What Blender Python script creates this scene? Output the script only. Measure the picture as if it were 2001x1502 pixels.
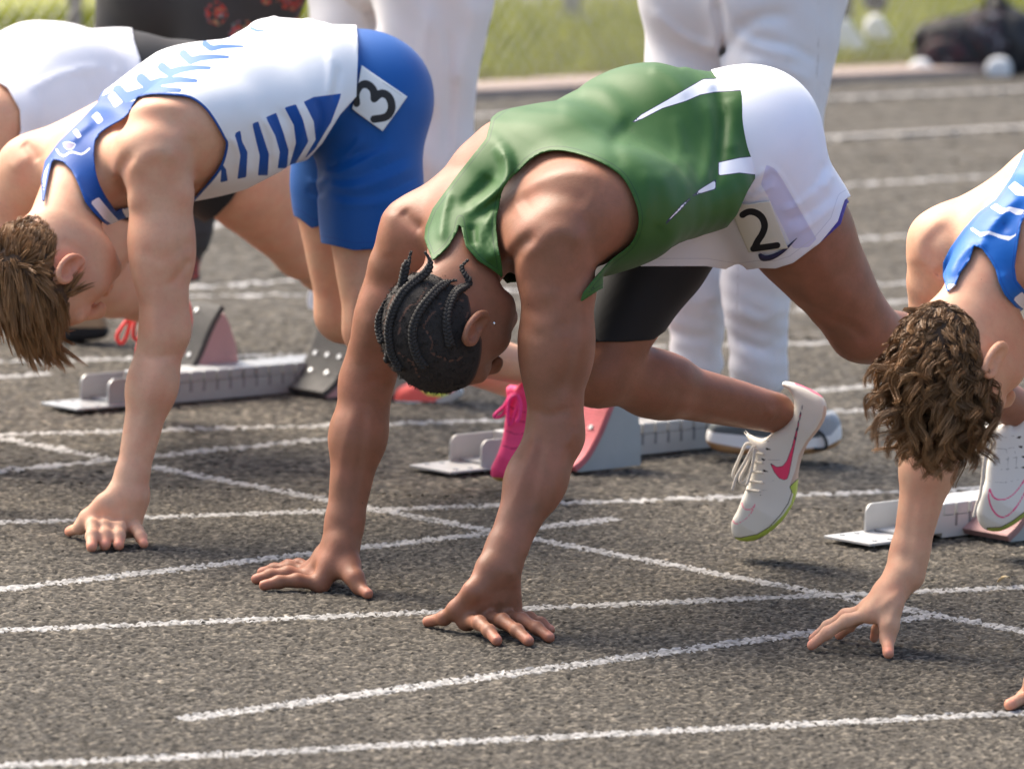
import bpy, bmesh, math, random
import numpy as np
from mathutils import Vector, Matrix
for _o in list(bpy.data.objects):
    bpy.data.objects.remove(_o, do_unlink=True)
SC = bpy.context.scene
COL = SC.collection
random.seed(7)
RNG = np.random.default_rng(11)

# ------------------------------------------------------------------ camera, sky, sun, exposure
FPX, PITCH, CAMH, ROLL = 11984.6, 0.1279, 1.6954, 0.0343
_c, _s = math.cos(ROLL), math.sin(ROLL)
_R = np.array([1., 0, 0]); _U = np.array([0, math.sin(PITCH), math.cos(PITCH)]); _F = np.array([0, math.cos(PITCH), -math.sin(PITCH)])
CR = _c * _R + _s * _U
CU = -_s * _R + _c * _U
CO = np.array([0., 0., CAMH])
cam = bpy.data.cameras.new('camera')
cam.sensor_width = 36.0
cam.lens = FPX / 2001.0 * 36.0
cam.clip_start = 0.1
cam.clip_end = 2000
cam.dof.use_dof = True
cam.dof.focus_distance = 10.25
cam.dof.aperture_fstop = 5.6
camo = bpy.data.objects.new('camera', cam)
COL.objects.link(camo)
camo.matrix_world = Matrix(((CR[0], CU[0], -_F[0], CO[0]), (CR[1], CU[1], -_F[1], CO[1]), (CR[2], CU[2], -_F[2], CO[2]), (0, 0, 0, 1)))
SC.camera = camo

SUN_EL, SUN_AZ = math.radians(50), math.radians(-48)      # azimuth measured from +Y towards +X
world = bpy.data.worlds.new('World')
SC.world = world
world.use_nodes = True
wn = world.node_tree
for n in list(wn.nodes):
    wn.nodes.remove(n)
sky = wn.nodes.new('ShaderNodeTexSky')
sky.sky_type = 'NISHITA'
sky.sun_disc = False
sky.sun_elevation = SUN_EL
sky.sun_rotation = SUN_AZ
sky.air_density = 1.0
sky.dust_density = 4.0
sky.ozone_density = 1.0
bg = wn.nodes.new('ShaderNodeBackground')
bg.inputs['Strength'].default_value = 0.10
wo = wn.nodes.new('ShaderNodeOutputWorld')
wn.links.new(sky.outputs[0], bg.inputs[0])
wn.links.new(bg.outputs[0], wo.inputs[0])
sun = bpy.data.lights.new('sun', 'SUN')
sun.energy = 2.2
sun.angle = math.radians(38)
sun.color = (1.0, 0.90, 0.74)
suno = bpy.data.objects.new('sun', sun)
COL.objects.link(suno)
_sd = Vector((math.sin(SUN_AZ) * math.cos(SUN_EL), math.cos(SUN_AZ) * math.cos(SUN_EL), math.sin(SUN_EL)))
suno.rotation_euler = _sd.to_track_quat('Z', 'Y').to_euler()
SC.view_settings.view_transform = 'Standard'
SC.view_settings.look = 'None'
SC.view_settings.exposure = 1.70
SC.view_settings.gamma = 1.0
SC.view_settings.use_curve_mapping = False
SC.render.engine = 'CYCLES'
SC.cycles.use_denoising = True
SC.cycles.max_bounces = 6
SC.cycles.transparent_max_bounces = 12

# ------------------------------------------------------------------ measuring helpers
def V(*a):
    return np.array(a, float)
def unit(v):
    v = np.asarray(v, float)
    return v / np.linalg.norm(v)
def ray(px, py):
    u = (px - 1000.5) / FPX
    v = -(py - 751.0) / FPX
    return u * CR + v * CU + _F
def P(px, py, Y):
    d = ray(px, py)
    return CO + d * (Y / d[1])
def G(px, py, z=0.0):
    d = ray(px, py)
    return CO + d * ((z - CAMH) / d[2])
def PP(px, py, o, n):
    d = ray(px, py)
    return CO + d * (np.dot(np.asarray(o) - CO, n) / np.dot(d, n))
def pix(co):
    r = np.asarray(co) - CO
    dep = r @ _F
    return np.stack([1000.5 + FPX * (r @ CR) / dep, 751.0 - FPX * (r @ CU) / dep], -1)
AS = 0.7809
DS = V(math.cos(AS), math.sin(AS), 0)         # along the sprint lanes, away from the finish
NS = V(-math.sin(AS), math.cos(AS), 0)        # across the lanes, away from the camera
UF = -DS                                       # running direction
VL = -NS                                       # a runner's left, towards the camera

def smooth01(x):
    x = np.clip(x, 0, 1)
    return x * x * (3 - 2 * x)

def polysd(pts, q):
    """signed distance of points q (N,2) to the closed polygon pts, negative inside"""
    pts = np.asarray(pts, float)
    n = len(pts)
    d = np.full(len(q), 1e18)
    sgn = np.ones(len(q))
    for i in range(n):
        a = pts[i]; b = pts[i - 1]
        e = b - a
        w = q - a
        t = np.clip((w @ e) / max(e @ e, 1e-12), 0, 1)
        bb = w - t[:, None] * e
        d = np.minimum(d, (bb * bb).sum(1))
        c1 = q[:, 1] >= a[1]; c2 = q[:, 1] < b[1]; c3 = e[0] * w[:, 1] > e[1] * w[:, 0]
        flip = (c1 & c2 & c3) | (~c1 & ~c2 & ~c3)
        sgn = np.where(flip, -sgn, sgn)
    return sgn * np.sqrt(d)

def cr_spline(pts, n=8, closed=False):
    pts = np.asarray(pts, float)
    m = len(pts)
    out = []
    rng = range(m) if closed else range(m - 1)
    for i in rng:
        if closed:
            p0, p1, p2, p3 = pts[(i - 1) % m], pts[i], pts[(i + 1) % m], pts[(i + 2) % m]
        else:
            p0, p1, p2, p3 = pts[max(i - 1, 0)], pts[i], pts[i + 1], pts[min(i + 2, m - 1)]
        for t in np.arange(n) / n:
            out.append(0.5 * ((2 * p1) + (-p0 + p2) * t + (2 * p0 - 5 * p1 + 4 * p2 - p3) * t * t + (-p0 + 3 * p1 - 3 * p2 + p3) * t ** 3))
    if not closed:
        out.append(pts[-1])
    return np.array(out)

# ------------------------------------------------------------------ implicit surfaces (bodies, clothes, shoes)
def smin(a, b, k):
    if k <= 0:
        return np.minimum(a, b)
    h = np.maximum(k - np.abs(a - b), 0) / k
    return np.minimum(a, b) - h * h * k * 0.25

class Sdf:
    def __init__(self):
        self.pr = []
        self.disp = None
    def copy(self):
        s = Sdf(); s.pr = list(self.pr); s.disp = self.disp
        return s
    def cap(self, A, B, ra, rb, k=0.03, sub=False):
        self.ecap(A, B, (ra, ra), (rb, rb), None, k, sub)
    def ecap(self, A, B, ra, rb, xdir=None, k=0.03, sub=False, cap=1.0, shift=None):
        A = np.asarray(A, float); B = np.asarray(B, float)
        L = np.linalg.norm(B - A)
        z = (B - A) / max(L, 1e-9)
        if xdir is None:
            xdir = V(0.3, 0.5, 0.8) if abs(z[2]) < 0.9 else V(1, 0.2, 0)
        x = np.asarray(xdir, float); x = unit(x - z * (x @ z)); y = np.cross(z, x)
        ra = np.asarray(ra, float); rb = np.asarray(rb, float)
        R = max(ra.max(), rb.max())
        c = (A + B) / 2; br = L / 2 + R * max(cap, 1)
        A32 = A.astype(np.float32); M32 = np.stack([x, y, z], -1).astype(np.float32)
        f4 = np.float32
        L4 = f4(max(L, 1e-9)); r0, r1, d0, d1, cp = f4(ra[0]), f4(ra[1]), f4(rb[0] - ra[0]), f4(rb[1] - ra[1]), f4(cap)
        rnd_ = ra[0] == ra[1] and rb[0] == rb[1] and cap == 1.0
        def f(p):
            w = (p - A32) @ M32
            s = w[:, 2]
            t = np.clip(s / L4, f4(0), f4(1))
            ov = s - t * L4
            if rnd_:
                return np.sqrt(w[:, 0] ** 2 + w[:, 1] ** 2 + ov * ov) - (r0 + d0 * t)
            rx = 1 / (r0 + d0 * t); ry = 1 / (r1 + d1 * t)
            cz = np.maximum(rx, ry) / cp
            X = w[:, 0] * rx; Y = w[:, 1] * ry; Z = ov * cz
            q = np.sqrt(X * X + Y * Y + Z * Z) + f4(1e-9)
            X *= rx; Y *= ry; Z *= cz
            g = np.sqrt(X * X + Y * Y + Z * Z) + f4(1e-9)
            return q * (q - 1) / g
        self.pr.append((f, c, br, k, sub))
    def ell(self, C, r, X=None, Y=None, k=0.03, sub=False):
        C = np.asarray(C, float); r = np.asarray(r, float)
        if X is None:
            M = np.eye(3)
        else:
            X = unit(X); Y = np.asarray(Y, float); Y = unit(Y - X * (X @ Y))
            M = np.stack([X, Y, np.cross(X, Y)])
        C32 = C.astype(np.float32); M32 = (M.T / r).astype(np.float32); ir = (1 / r).astype(np.float32)
        def f(p):
            w = (p - C32) @ M32
            q = np.sqrt(np.einsum('ij,ij->i', w, w)) + np.float32(1e-9)
            w = w * ir
            g = np.sqrt(np.einsum('ij,ij->i', w, w)) + np.float32(1e-9)
            return q * (q - 1) / g
        self.pr.append((f, C, r.max(), k, sub))
    def extr(self, poly_px, o, n, wfun, rnd=0.012, k=0.0, sub=False):
        """outline given on the plane (o,n), extruded along n by half-width wfun(t) where t runs along the outline's long axis"""
        n = unit(n); o = np.asarray(o, float)
        p3 = np.array([PP(a, b, o, n) for a, b in poly_px])
        e1 = unit(np.cross(n, V(0, 0, 1))); e2 = np.cross(e1, n)
        if e2[2] < 0:
            e2 = -e2
        q2 = np.stack([(p3 - o) @ e1, (p3 - o) @ e2], -1)
        c = p3.mean(0); br = np.linalg.norm(p3 - c, axis=1).max() + 0.08
        def f(p):
            w = p - o
            q = np.stack([w @ e1, w @ e2], -1)
            a = polysd(q2, q) + rnd
            b = np.abs(w @ n) - wfun(q) + rnd
            return np.sqrt(np.maximum(a, 0) ** 2 + np.maximum(b, 0) ** 2) + np.minimum(np.maximum(a, b), 0) - rnd
        self.pr.append((f, c, br, k, sub))
        return q2, (o, n, e1, e2)
    def eval_pts(self, p, chunk=200000):
        out = np.empty(len(p))
        p = np.asarray(p, np.float32)
        for i in range(0, len(p), chunk):
            q = p[i:i + chunk]
            d = np.full(len(q), 10.0, np.float32)
            for f, c, br, k, sub in self.pr:
                v = f(q)
                d = -smin(-d, v, k) if sub else smin(d, v, k)
            if self.disp is not None:
                d = d + self.disp(q)
            out[i:i + chunk] = d
        return out
    def grid(self, h, pad=0.02, band=0.0, lo=None, hi=None):
        c = np.array([p[1] for p in self.pr if not p[4]]); r = np.array([p[2] for p in self.pr if not p[4]])
        mn = (c - r[:, None]).min(0) - pad; mx = (c + r[:, None]).max(0) + pad
        if lo is not None:
            mn = np.maximum(mn, lo)
        if hi is not None:
            mx = np.minimum(mx, hi)
        NB = 8
        nb = np.ceil((mx - mn) / (h * NB)).astype(int)
        n = nb * NB
        ii = np.stack(np.meshgrid(*[np.arange(k) for k in nb], indexing='ij'), -1).reshape(-1, 3)
        cen = mn + (ii * NB + (NB - 1) / 2.0) * h
        dc = self.eval_pts(cen)
        rad = h * NB * 0.9
        D = np.empty(n, np.float32)
        D4 = D.reshape(nb[0], NB, nb[1], NB, nb[2], NB)
        D4[:] = np.where(dc < 0, -1.0, 1.0).astype(np.float32).reshape(nb[0], 1, nb[1], 1, nb[2], 1)
        act = np.nonzero(np.abs(dc) < rad + 0.012 + band)[0]
        off = np.stack(np.meshgrid(*[np.arange(NB)] * 3, indexing='ij'), -1).reshape(-1, 3) * h
        base = (mn + ii[act] * NB * h).astype(np.float32); off = off.astype(np.float32)
        d = np.full((len(act), NB ** 3), 10.0, np.float32)
        ca = cen[act]
        for f, c, br, k, sub in self.pr:
            sel = np.nonzero(((ca - c) ** 2).sum(1) < (br + rad + 0.02 + k) ** 2)[0]
            for j in range(0, len(sel), 1500):
                s = sel[j:j + 1500]
                p = (base[s][:, None, :] + off[None]).reshape(-1, 3)
                v = f(p).reshape(len(s), -1)
                d[s] = -smin(-d[s], v, k) if sub else smin(d[s], v, k)
        if self.disp is not None:
            for j in range(0, len(act), 1500):
                p = (base[j:j + 1500][:, None, :] + off[None]).reshape(-1, 3)
                d[j:j + 1500] += self.disp(p).reshape(-1, NB ** 3)
        for j, a in enumerate(act):
            x, y, z = ii[a]
            D4[x, :, y, :, z, :] = d[j].reshape(NB, NB, NB)
        return D, mn, h

def surf_nets(D, mn, h, iters=2):
    ins = (D < 0)
    n = np.array(D.shape)
    cnt = np.zeros(n - 1, np.uint8)
    for a in (0, 1):
        for b in (0, 1):
            for c in (0, 1):
                cnt += ins[a:n[0] - 1 + a, b:n[1] - 1 + b, c:n[2] - 1 + c]
    flat = np.nonzero(((cnt > 0) & (cnt < 8)).ravel())[0]
    m = n - 1
    I = np.stack(np.unravel_index(flat, m), -1)
    cor = {}
    for a in (0, 1):
        for b in (0, 1):
            for c in (0, 1):
                cor[(a, b, c)] = D[I[:, 0] + a, I[:, 1] + b, I[:, 2] + c].astype(float)
    acc = np.zeros((len(I), 3)); w = np.zeros(len(I))
    for p in cor:
        for ax in range(3):
            if p[ax] == 0:
                q = list(p); q[ax] = 1; q = tuple(q)
                va, vb = cor[p], cor[q]
                cr = (va < 0) != (vb < 0)
                t = np.where(cr, va / np.where(cr, va - vb, 1), 0)
                pos = np.tile(np.array(p, float), (len(I), 1)); pos[:, ax] += t
                acc += pos * cr[:, None]; w += cr
    co = mn + (I + acc / w[:, None]) * h
    faces = []
    for ax in range(3):
        sl0 = [slice(None)] * 3; sl1 = [slice(None)] * 3
        sl0[ax] = slice(0, -1); sl1[ax] = slice(1, None)
        a_in = ins[tuple(sl0)]; cross = a_in != ins[tuple(sl1)]
        E = np.stack(np.nonzero(cross), -1)
        o1, o2 = (ax + 1) % 3, (ax + 2) % 3
        ok = (E[:, o1] > 0) & (E[:, o2] > 0) & (E[:, o1] < m[o1]) & (E[:, o2] < m[o2])
        E = E[ok]
        sgn = a_in[tuple(E.T)]
        q = []
        for d1, d2 in ((-1, -1), (0, -1), (0, 0), (-1, 0)):
            c = E.copy(); c[:, o1] += d1; c[:, o2] += d2
            q.append(np.searchsorted(flat, np.ravel_multi_index(c.T, m)))
        q = np.stack(q, -1)
        q[~sgn] = q[~sgn][:, ::-1]
        faces.append(q)
    F = np.concatenate(faces)
    for lam in [0.5, -0.52] * iters:
        co = lap(co, F, lam)
    return co, F

def lap(co, F, lam):
    k = F.shape[1]
    s = np.zeros_like(co); w = np.zeros(len(co))
    for i in range(k):
        a = F[:, i]; b = F[:, (i + 1) % k]
        for c in range(3):
            s[:, c] += np.bincount(a, co[b, c], len(co)) + np.bincount(b, co[a, c], len(co))
        w += np.bincount(a, minlength=len(co)) + np.bincount(b, minlength=len(co))
    return co + lam * (s / np.maximum(w, 1)[:, None] - co)

def tri(F):
    return F if F.shape[1] == 3 else np.concatenate([F[:, [0, 1, 2]], F[:, [0, 2, 3]]])

def clip(co, F, f, extra=()):
    """cut the mesh where f>0 away, exactly along f=0"""
    T = tri(F)
    ext = list(extra)
    s = f[T] < 0
    k = s.sum(1)
    keep = T[k == 3]
    new_co = [co]; newe = [[e] for e in ext]
    nxt = len(co)
    out = [keep]
    cache = {}
    def cutpts(i, j):
        nonlocal nxt
        lo = np.minimum(i, j); hi = np.maximum(i, j)
        key = lo.astype(np.int64) * (len(co) + 1) + hi
        uq, inv = np.unique(key, return_inverse=True)
        return lo, hi, uq, inv
    parts = []
    for cntv in (1, 2):
        S = T[k == cntv]; ss = s[k == cntv]
        if len(S) == 0:
            continue
        odd = np.argmax(ss if cntv == 1 else ~ss, 1)
        r = np.arange(len(S))
        a = S[r, odd]; b = S[r, (odd + 1) % 3]; c = S[r, (odd + 2) % 3]
        parts.append((cntv, a, b, c))
    ed = np.concatenate([np.stack([p[1], p[2]], -1) for p in parts] + [np.stack([p[1], p[3]], -1) for p in parts]) if parts else np.zeros((0, 2), int)
    if len(ed):
        lo = ed.min(1); hi = ed.max(1)
        key = lo.astype(np.int64) * len(co) + hi
        uq, inv = np.unique(key, return_inverse=True)
        l = uq // len(co); hh = uq % len(co)
        t = f[l] / (f[l] - f[hh])
        new_co.append(co[l] + (co[hh] - co[l]) * t[:, None])
        for q, e in zip(newe, ext):
            q.append(e[l] + (e[hh] - e[l]) * t)
        vid = len(co) + inv
        n1 = [len(p[1]) for p in parts]
        tot = sum(n1); o = 0
        for p, m_ in zip(parts, n1):
            ab = vid[o:o + m_]; ac = vid[tot + o:tot + o + m_]; o += m_
            cntv, a, b, c = p
            if cntv == 1:
                out.append(np.stack([a, ab, ac], -1))
            else:
                out.append(np.stack([ab, b, c], -1)); out.append(np.stack([ab, c, ac], -1))
    C = np.concatenate(new_co); T2 = np.concatenate(out)
    used = np.unique(T2)
    mp = np.zeros(len(C), int); mp[used] = np.arange(len(used))
    return C[used], mp[T2], [np.concatenate(q)[used] for q in newe]

def biggest(co, F, keep=1):
    """drop loose crumbs"""
    lab = np.arange(len(co))
    T = tri(F)
    for _ in range(400):
        m = lab[T].min(1)
        l2 = lab.copy()
        for i in range(3):
            np.minimum.at(l2, T[:, i], m)
        l2 = l2[l2]
        if (l2 == lab).all():
            break
        lab = l2
    u, c = np.unique(lab, return_counts=True)
    big = u[np.argsort(-c)[:keep]]
    okv = np.isin(lab, big)
    F2 = F[okv[F].all(1)]
    mp = np.cumsum(okv) - 1
    return co[okv], mp[F2], okv

# ------------------------------------------------------------------ objects
def mesh_obj(name, co, F, mat, parent=None, attrs=None, smooth=True, origin=None):
    me = bpy.data.meshes.new(name)
    co = np.asarray(co, float); F = np.asarray(F)
    if origin is not None:
        co = co - np.asarray(origin)
    k = F.shape[1]
    me.vertices.add(len(co)); me.vertices.foreach_set('co', co.astype(np.float32).ravel())
    me.loops.add(F.size); me.loops.foreach_set('vertex_index', F.astype(np.int32).ravel())
    me.polygons.add(len(F)); me.polygons.foreach_set('loop_start', np.arange(0, F.size, k, dtype=np.int32))
    me.update(calc_edges=True)
    me.polygons.foreach_set('use_smooth', np.full(len(F), smooth))
    for a, v in (attrs or {}).items():
        at = me.attributes.new(a, 'FLOAT', 'POINT')
        at.data.foreach_set('value', np.asarray(v, np.float32))
    if mat is not None:
        for m in (mat if isinstance(mat, (list, tuple)) else [mat]):
            me.materials.append(m)
    o = bpy.data.objects.new(name, me)
    COL.objects.link(o)
    if origin is not None:
        o.location = origin
    if parent is not None:
        setpar(o, parent)
    return o
def setpar(o, p):
    o.parent = p
    o.matrix_parent_inverse = world_of(p).inverted()
def world_of(o):
    m = Matrix.LocRotScale(o.location, o.rotation_euler, o.scale)
    if o.parent is None:
        return m
    return world_of(o.parent) @ o.matrix_parent_inverse @ m
def empty(name, loc, label=None, cat=None, group=None):
    o = bpy.data.objects.new(name, None)
    COL.objects.link(o)
    o.location = loc
    o.empty_display_size = 0.1
    tag(o, label, cat, group)
    return o
def tag(o, label=None, cat=None, group=None, kind=None):
    for k, v in (('label', label), ('category', cat), ('group', group), ('kind', kind)):
        if v:
            o[k] = v
    return o

class MB:
    """collects simple pieces into one mesh"""
    def __init__(self):
        self.v = []; self.f = []; self.n = 0
    def add(self, v, f):
        self.v += [tuple(map(float, x)) for x in v]
        self.f += [tuple(i + self.n for i in q) for q in f]
        self.n += len(v)
    def box(self, c, s, M=None, bev=0.0):
        c = np.asarray(c, float); s = np.asarray(s, float) / 2
        M = np.eye(3) if M is None else np.asarray(M, float)
        if bev <= 0:
            v = [c + M.T @ (np.array([x, y, z]) * s) for x in (-1, 1) for y in (-1, 1) for z in (-1, 1)]
            self.add(v, [(0, 1, 3, 2), (4, 6, 7, 5), (0, 4, 5, 1), (2, 3, 7, 6), (0, 2, 6, 4), (1, 5, 7, 3)])
        else:
            bm = bmesh.new(); bmesh.ops.create_cube(bm, size=2)
            for q in bm.verts:
                q.co = Vector([q.co[i] * s[i] for i in range(3)])
            bmesh.ops.bevel(bm, geom=list(bm.edges), offset=bev, segments=2, affect='EDGES', profile=0.5)
            bm.verts.index_update()
            self.add([c + M.T @ np.array(q.co) for q in bm.verts], [[q.index for q in f.verts] for f in bm.faces])
            bm.free()
    def tube(self, pts, r, n=8, caps=True):
        pts = np.asarray(pts, float)
        r = np.full(len(pts), r) if np.isscalar(r) else np.asarray(r, float)
        tg = np.gradient(pts, axis=0); tg /= np.linalg.norm(tg, axis=1)[:, None] + 1e-12
        x = unit(np.cross(tg[0], V(0.13, 0.27, 0.95))) if abs(tg[0][2]) < 0.95 else unit(np.cross(tg[0], V(1, 0.1, 0)))
        vs = []
        ang = np.arange(n) * 2 * np.pi / n
        for p, t, rr in zip(pts, tg, r):
            x = unit(x - t * (x @ t)); y = np.cross(t, x)
            for a in ang:
                vs.append(p + rr * (math.cos(a) * x + math.sin(a) * y))
        fs = []
        for i in range(len(pts) - 1):
            for j in range(n):
                a = i * n + j; b = i * n + (j + 1) % n
                fs.append((a, b, b + n, a + n))
        if caps:
            fs.append(tuple(range(n))[::-1]); fs.append(tuple(range((len(pts) - 1) * n, len(pts) * n)))
        self.add(vs, fs)
    def prism(self, prof, A, e1, e2, e3, d0, d1):
        """closed profile (list of 2D) in e1,e2 at A, swept along e3 from d0 to d1"""
        n = len(prof)
        v = [A + e1 * p[0] + e2 * p[1] + e3 * d for d in (d0, d1) for p in prof]
        f = [(i, (i + 1) % n, n + (i + 1) % n, n + i) for i in range(n)]
        f += [tuple(range(n))[::-1], tuple(range(n, 2 * n))]
        self.add(v, f)
    def build(self, name, mat, parent=None, smooth=False, origin=None, recalc=True):
        me = bpy.data.meshes.new(name)
        v = self.v if origin is None else [tuple(np.array(x) - np.asarray(origin)) for x in self.v]
        me.from_pydata(v, [], self.f)
        if recalc:
            bm = bmesh.new(); bm.from_mesh(me)
            bmesh.ops.recalc_face_normals(bm, faces=list(bm.faces)); bm.to_mesh(me); bm.free()
        me.update()
        if smooth:
            me.polygons.foreach_set('use_smooth', [True] * len(me.polygons))
        if mat is not None:
            me.materials.append(mat)
        o = bpy.data.objects.new(name, me)
        COL.objects.link(o)
        if origin is not None:
            o.location = origin
        if parent is not None:
            setpar(o, parent)
        return o

# ------------------------------------------------------------------ materials
class N:
    def __init__(self, name):
        self.m = bpy.data.materials.new(name)
        self.m.use_nodes = True
        self.t = self.m.node_tree
        self.b = self.t.nodes['Principled BSDF']
        self.out = self.t.nodes['Material Output']
    def n(self, kind, **kw):
        nd = self.t.nodes.new('ShaderNode' + kind)
        for k, v in kw.items():
            if k in nd.inputs.keys():
                nd.inputs[k].default_value = v
            else:
                setattr(nd, k, v)
        return nd
    def l(self, a, b):
        self.t.links.new(a, b)
    def noise(self, scale, detail=3, rough=0.5, vec=None, dist=0.0):
        nd = self.n('TexNoise')
        nd.inputs['Scale'].default_value = scale; nd.inputs['Detail'].default_value = detail
        nd.inputs['Roughness'].default_value = rough; nd.inputs['Distortion'].default_value = dist
        self.l(vec if vec is not None else self.pos(), nd.inputs['Vector'])
        return nd.outputs['Fac']
    def pos(self):
        if not hasattr(self, '_p'):
            self._p = self.n('NewGeometry').outputs['Position']
        return self._p
    def ramp(self, fac, stops):
        r = self.n('ValToRGB')
        els = r.color_ramp.elements
        while len(els) < len(stops):
            els.new(0.5)
        for e, (p, c) in zip(els, stops):
            e.position = p
            e.color = (c[0], c[1], c[2], 1) if not np.isscalar(c) else (c, c, c, 1)
        self.l(fac, r.inputs[0])
        return r.outputs[0]
    def mix(self, fac, a, b, blend='MIX'):
        m = self.n('Mix'); m.data_type = 'RGBA'; m.blend_type = blend
        for s, i in ((fac, 0), (a, 6), (b, 7)):
            if hasattr(s, 'is_output'):
                self.l(s, m.inputs[i])
            elif np.isscalar(s):
                m.inputs[i].default_value = s
            else:
                m.inputs[i].default_value = (*s, 1)
        return m.outputs[2]
    def math(self, op, a, b=0.0, c=None):
        m = self.n('Math'); m.operation = op
        for i, s in enumerate((a, b) if c is None else (a, b, c)):
            if hasattr(s, 'is_output'):
                self.l(s, m.inputs[i])
            else:
                m.inputs[i].default_value = s
        return m.outputs[0]
    def attr(self, name):
        a = self.n('Attribute'); a.attribute_name = name
        return a.outputs['Fac']
    def col(self, s):
        if hasattr(s, 'is_output'):
            self.l(s, self.b.inputs['Base Color'])
        else:
            self.b.inputs['Base Color'].default_value = (*s, 1)
    def bump(self, h, strength=0.3, dist=0.002):
        b = self.n('Bump'); b.inputs['Strength'].default_value = strength; b.inputs['Distance'].default_value = dist
        self.l(h, b.inputs['Height']); self.l(b.outputs[0], self.b.inputs['Normal'])
    def set(self, **kw):
        for k, v in kw.items():
            self.b.inputs[k.replace('_', ' ')].default_value = v
        return self

def plain(name, col, rough=0.6, metal=0.0, var=0.12, scale=30.0, bump=0.0, bscale=200.0):
    m = N(name)
    f = m.noise(scale, 4)
    m.col(m.mix(f, tuple(c * (1 - var) for c in col), tuple(min(c * (1 + var), 1) for c in col)))
    m.set(Roughness=rough, Metallic=metal)
    if bump:
        m.bump(m.noise(bscale, 3), bump, 0.002)
    return m.m

def skin_mat(name, base, red, spec_rough=0.5):
    m = N(name)
    f = m.noise(14, 4, 0.55)
    f2 = m.noise(160, 3, 0.6)
    c = m.mix(m.ramp(f, [(0.3, 0.0), (0.7, 1.0)]), tuple(x * 0.88 for x in base), tuple(x * 1.06 for x in base))
    c = m.mix(m.math('MULTIPLY', m.ramp(m.noise(22, 4, .6), [(0.40, 0.0), (0.75, 1.0)]), 0.42), c, red)
    c = m.mix(m.attr('tip'), c, red)
    c = m.mix(m.math('MULTIPLY', m.attr('nail'), .6), c, tuple(min(x * 1.25 + .06, .9) for x in red))
    c = m.mix(m.math('MULTIPLY', m.ramp(f2, [(0.35, 1.0), (0.5, 0.0)]), 0.10), c, tuple(x * 0.6 for x in base))
    mole = m.n('TexVoronoi'); mole.inputs['Scale'].default_value = 13.0
    m.l(m.pos(), mole.inputs['Vector'])
    c = m.mix(m.math('MULTIPLY', m.math('LESS_THAN', mole.outputs['Distance'], 0.022), 0.55), c, tuple(x * 0.3 for x in base))
    m.col(c)
    m.set(Roughness=spec_rough)
    m.b.inputs['Specular IOR Level'].default_value = .32
    m.b.inputs['Subsurface Weight'].default_value = 0.10
    m.b.inputs['Subsurface Radius'].default_value = (0.9, 0.35, 0.2)
    m.b.inputs['Subsurface Scale'].default_value = 0.012
    m.bump(m.math('ADD', m.noise(420, 3, 0.6), m.math('MULTIPLY', m.noise(45, 4, 0.65, dist=.6), 1.6)), 0.22, 0.0016)
    return m.m

def cloth_mat(name, base, layers=(), rough=0.75, sheen=0.15, bump=0.12, weave=900.0, wr=0.0, wrs=26.0):
    """fabric with printed areas: each layer (attr, colour) covers where attr<0"""
    m = N(name)
    f = m.noise(18, 3)
    c = m.mix(f, tuple(x * 0.95 for x in base), tuple(min(x * 1.04, 1) for x in base))
    for a, col in layers:
        if a.startswith('|'):
            fac = m.math('LESS_THAN', m.math('ABSOLUTE', m.attr(a[1:].split(':')[0])), float(a.split(':')[1]))
        else:
            fac = m.math('LESS_THAN', m.attr(a), 0.0)
        c = m.mix(fac, c, col)
    m.col(c)
    m.set(Roughness=rough)
    m.b.inputs['Specular IOR Level'].default_value = .3
    m.b.inputs['Sheen Weight'].default_value = sheen
    hgt = m.math('MULTIPLY', m.noise(weave, 2), 0.25)
    if wr:
        hgt = m.math('ADD', hgt, m.math('MULTIPLY', m.noise(wrs, 3, 0.5, dist=0.8), wr))
    m.bump(hgt, bump, 0.004)
    return m.m
# ------------------------------------------------------------------ the track, its lines, the grass and the fence
def ab(a, b, z=0.0):
    p = DS * a + NS * b
    return V(p[0], p[1], z)
LANE, B1 = 1.07, 6.8093
bi = lambda i: B1 + LANE * (i - 1)
AL = 0.4373
DL = V(math.cos(AL), math.sin(AL), 0); NL = V(-math.sin(AL), math.cos(AL), 0)
LINES = []
for i, segs in {0: [(5.0, 7.3)], 1: [(6.07, 7.80)], 2: [(4.0, 8.10), (9.75, 13)], 3: [(4.0, 8.37), (9.75, 14)], 4: [(4.0, 8.53), (10.4, 16)], 5: [(8.6, 10.23), (11.6, 19)], 6: [(7, 21)], 7: [(8, 22)], 8: [(9, 23)]}.items():
    LINES.append([(ab(a0, bi(i)), ab(a1, bi(i))) for a0, a1 in segs])
LINES.append([(ab(7.785, bi(-.6)), ab(7.785, bi(4.6)))])
for i in range(6):
    LINES.append([(DL * s0 + NL * (8.180 + 1.0816 * i), DL * s1 + NL * (8.180 + 1.0816 * i)) for s0, s1 in ((-1.5 + i * .6, 8.5 + i * .6),)])
HW = .0200
_pr = np.random.default_rng(5)
M_track = N('track_rubber')
_a = M_track.attr('grain')
_c1 = M_track.ramp(_a, [(0.0, (.010, .010, .010)), (0.30, (.026, .023, .0195)), (0.62, (.066, .058, .048)), (0.9, (.155, .135, .108)), (1.0, (.30, .255, .20))])
_big = M_track.ramp(M_track.noise(1.3, 4, 0.6), [(0.3, .86), (0.72, 1.12)])
_c1 = M_track.mix(1.0, _c1, _big, 'MULTIPLY')
M_track.col(_c1); M_track.set(Roughness=.9)
M_track.b.inputs['Specular IOR Level'].default_value = .25
M_track.b.inputs['Sheen Weight'].default_value = .17
M_track.b.inputs['Sheen Roughness'].default_value = .22
M_track.b.inputs['Sheen Tint'].default_value = (.95, .82, .66, 1)
M_far = N('track_far')
_f = M_far.noise(120, 3, .8)
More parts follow.
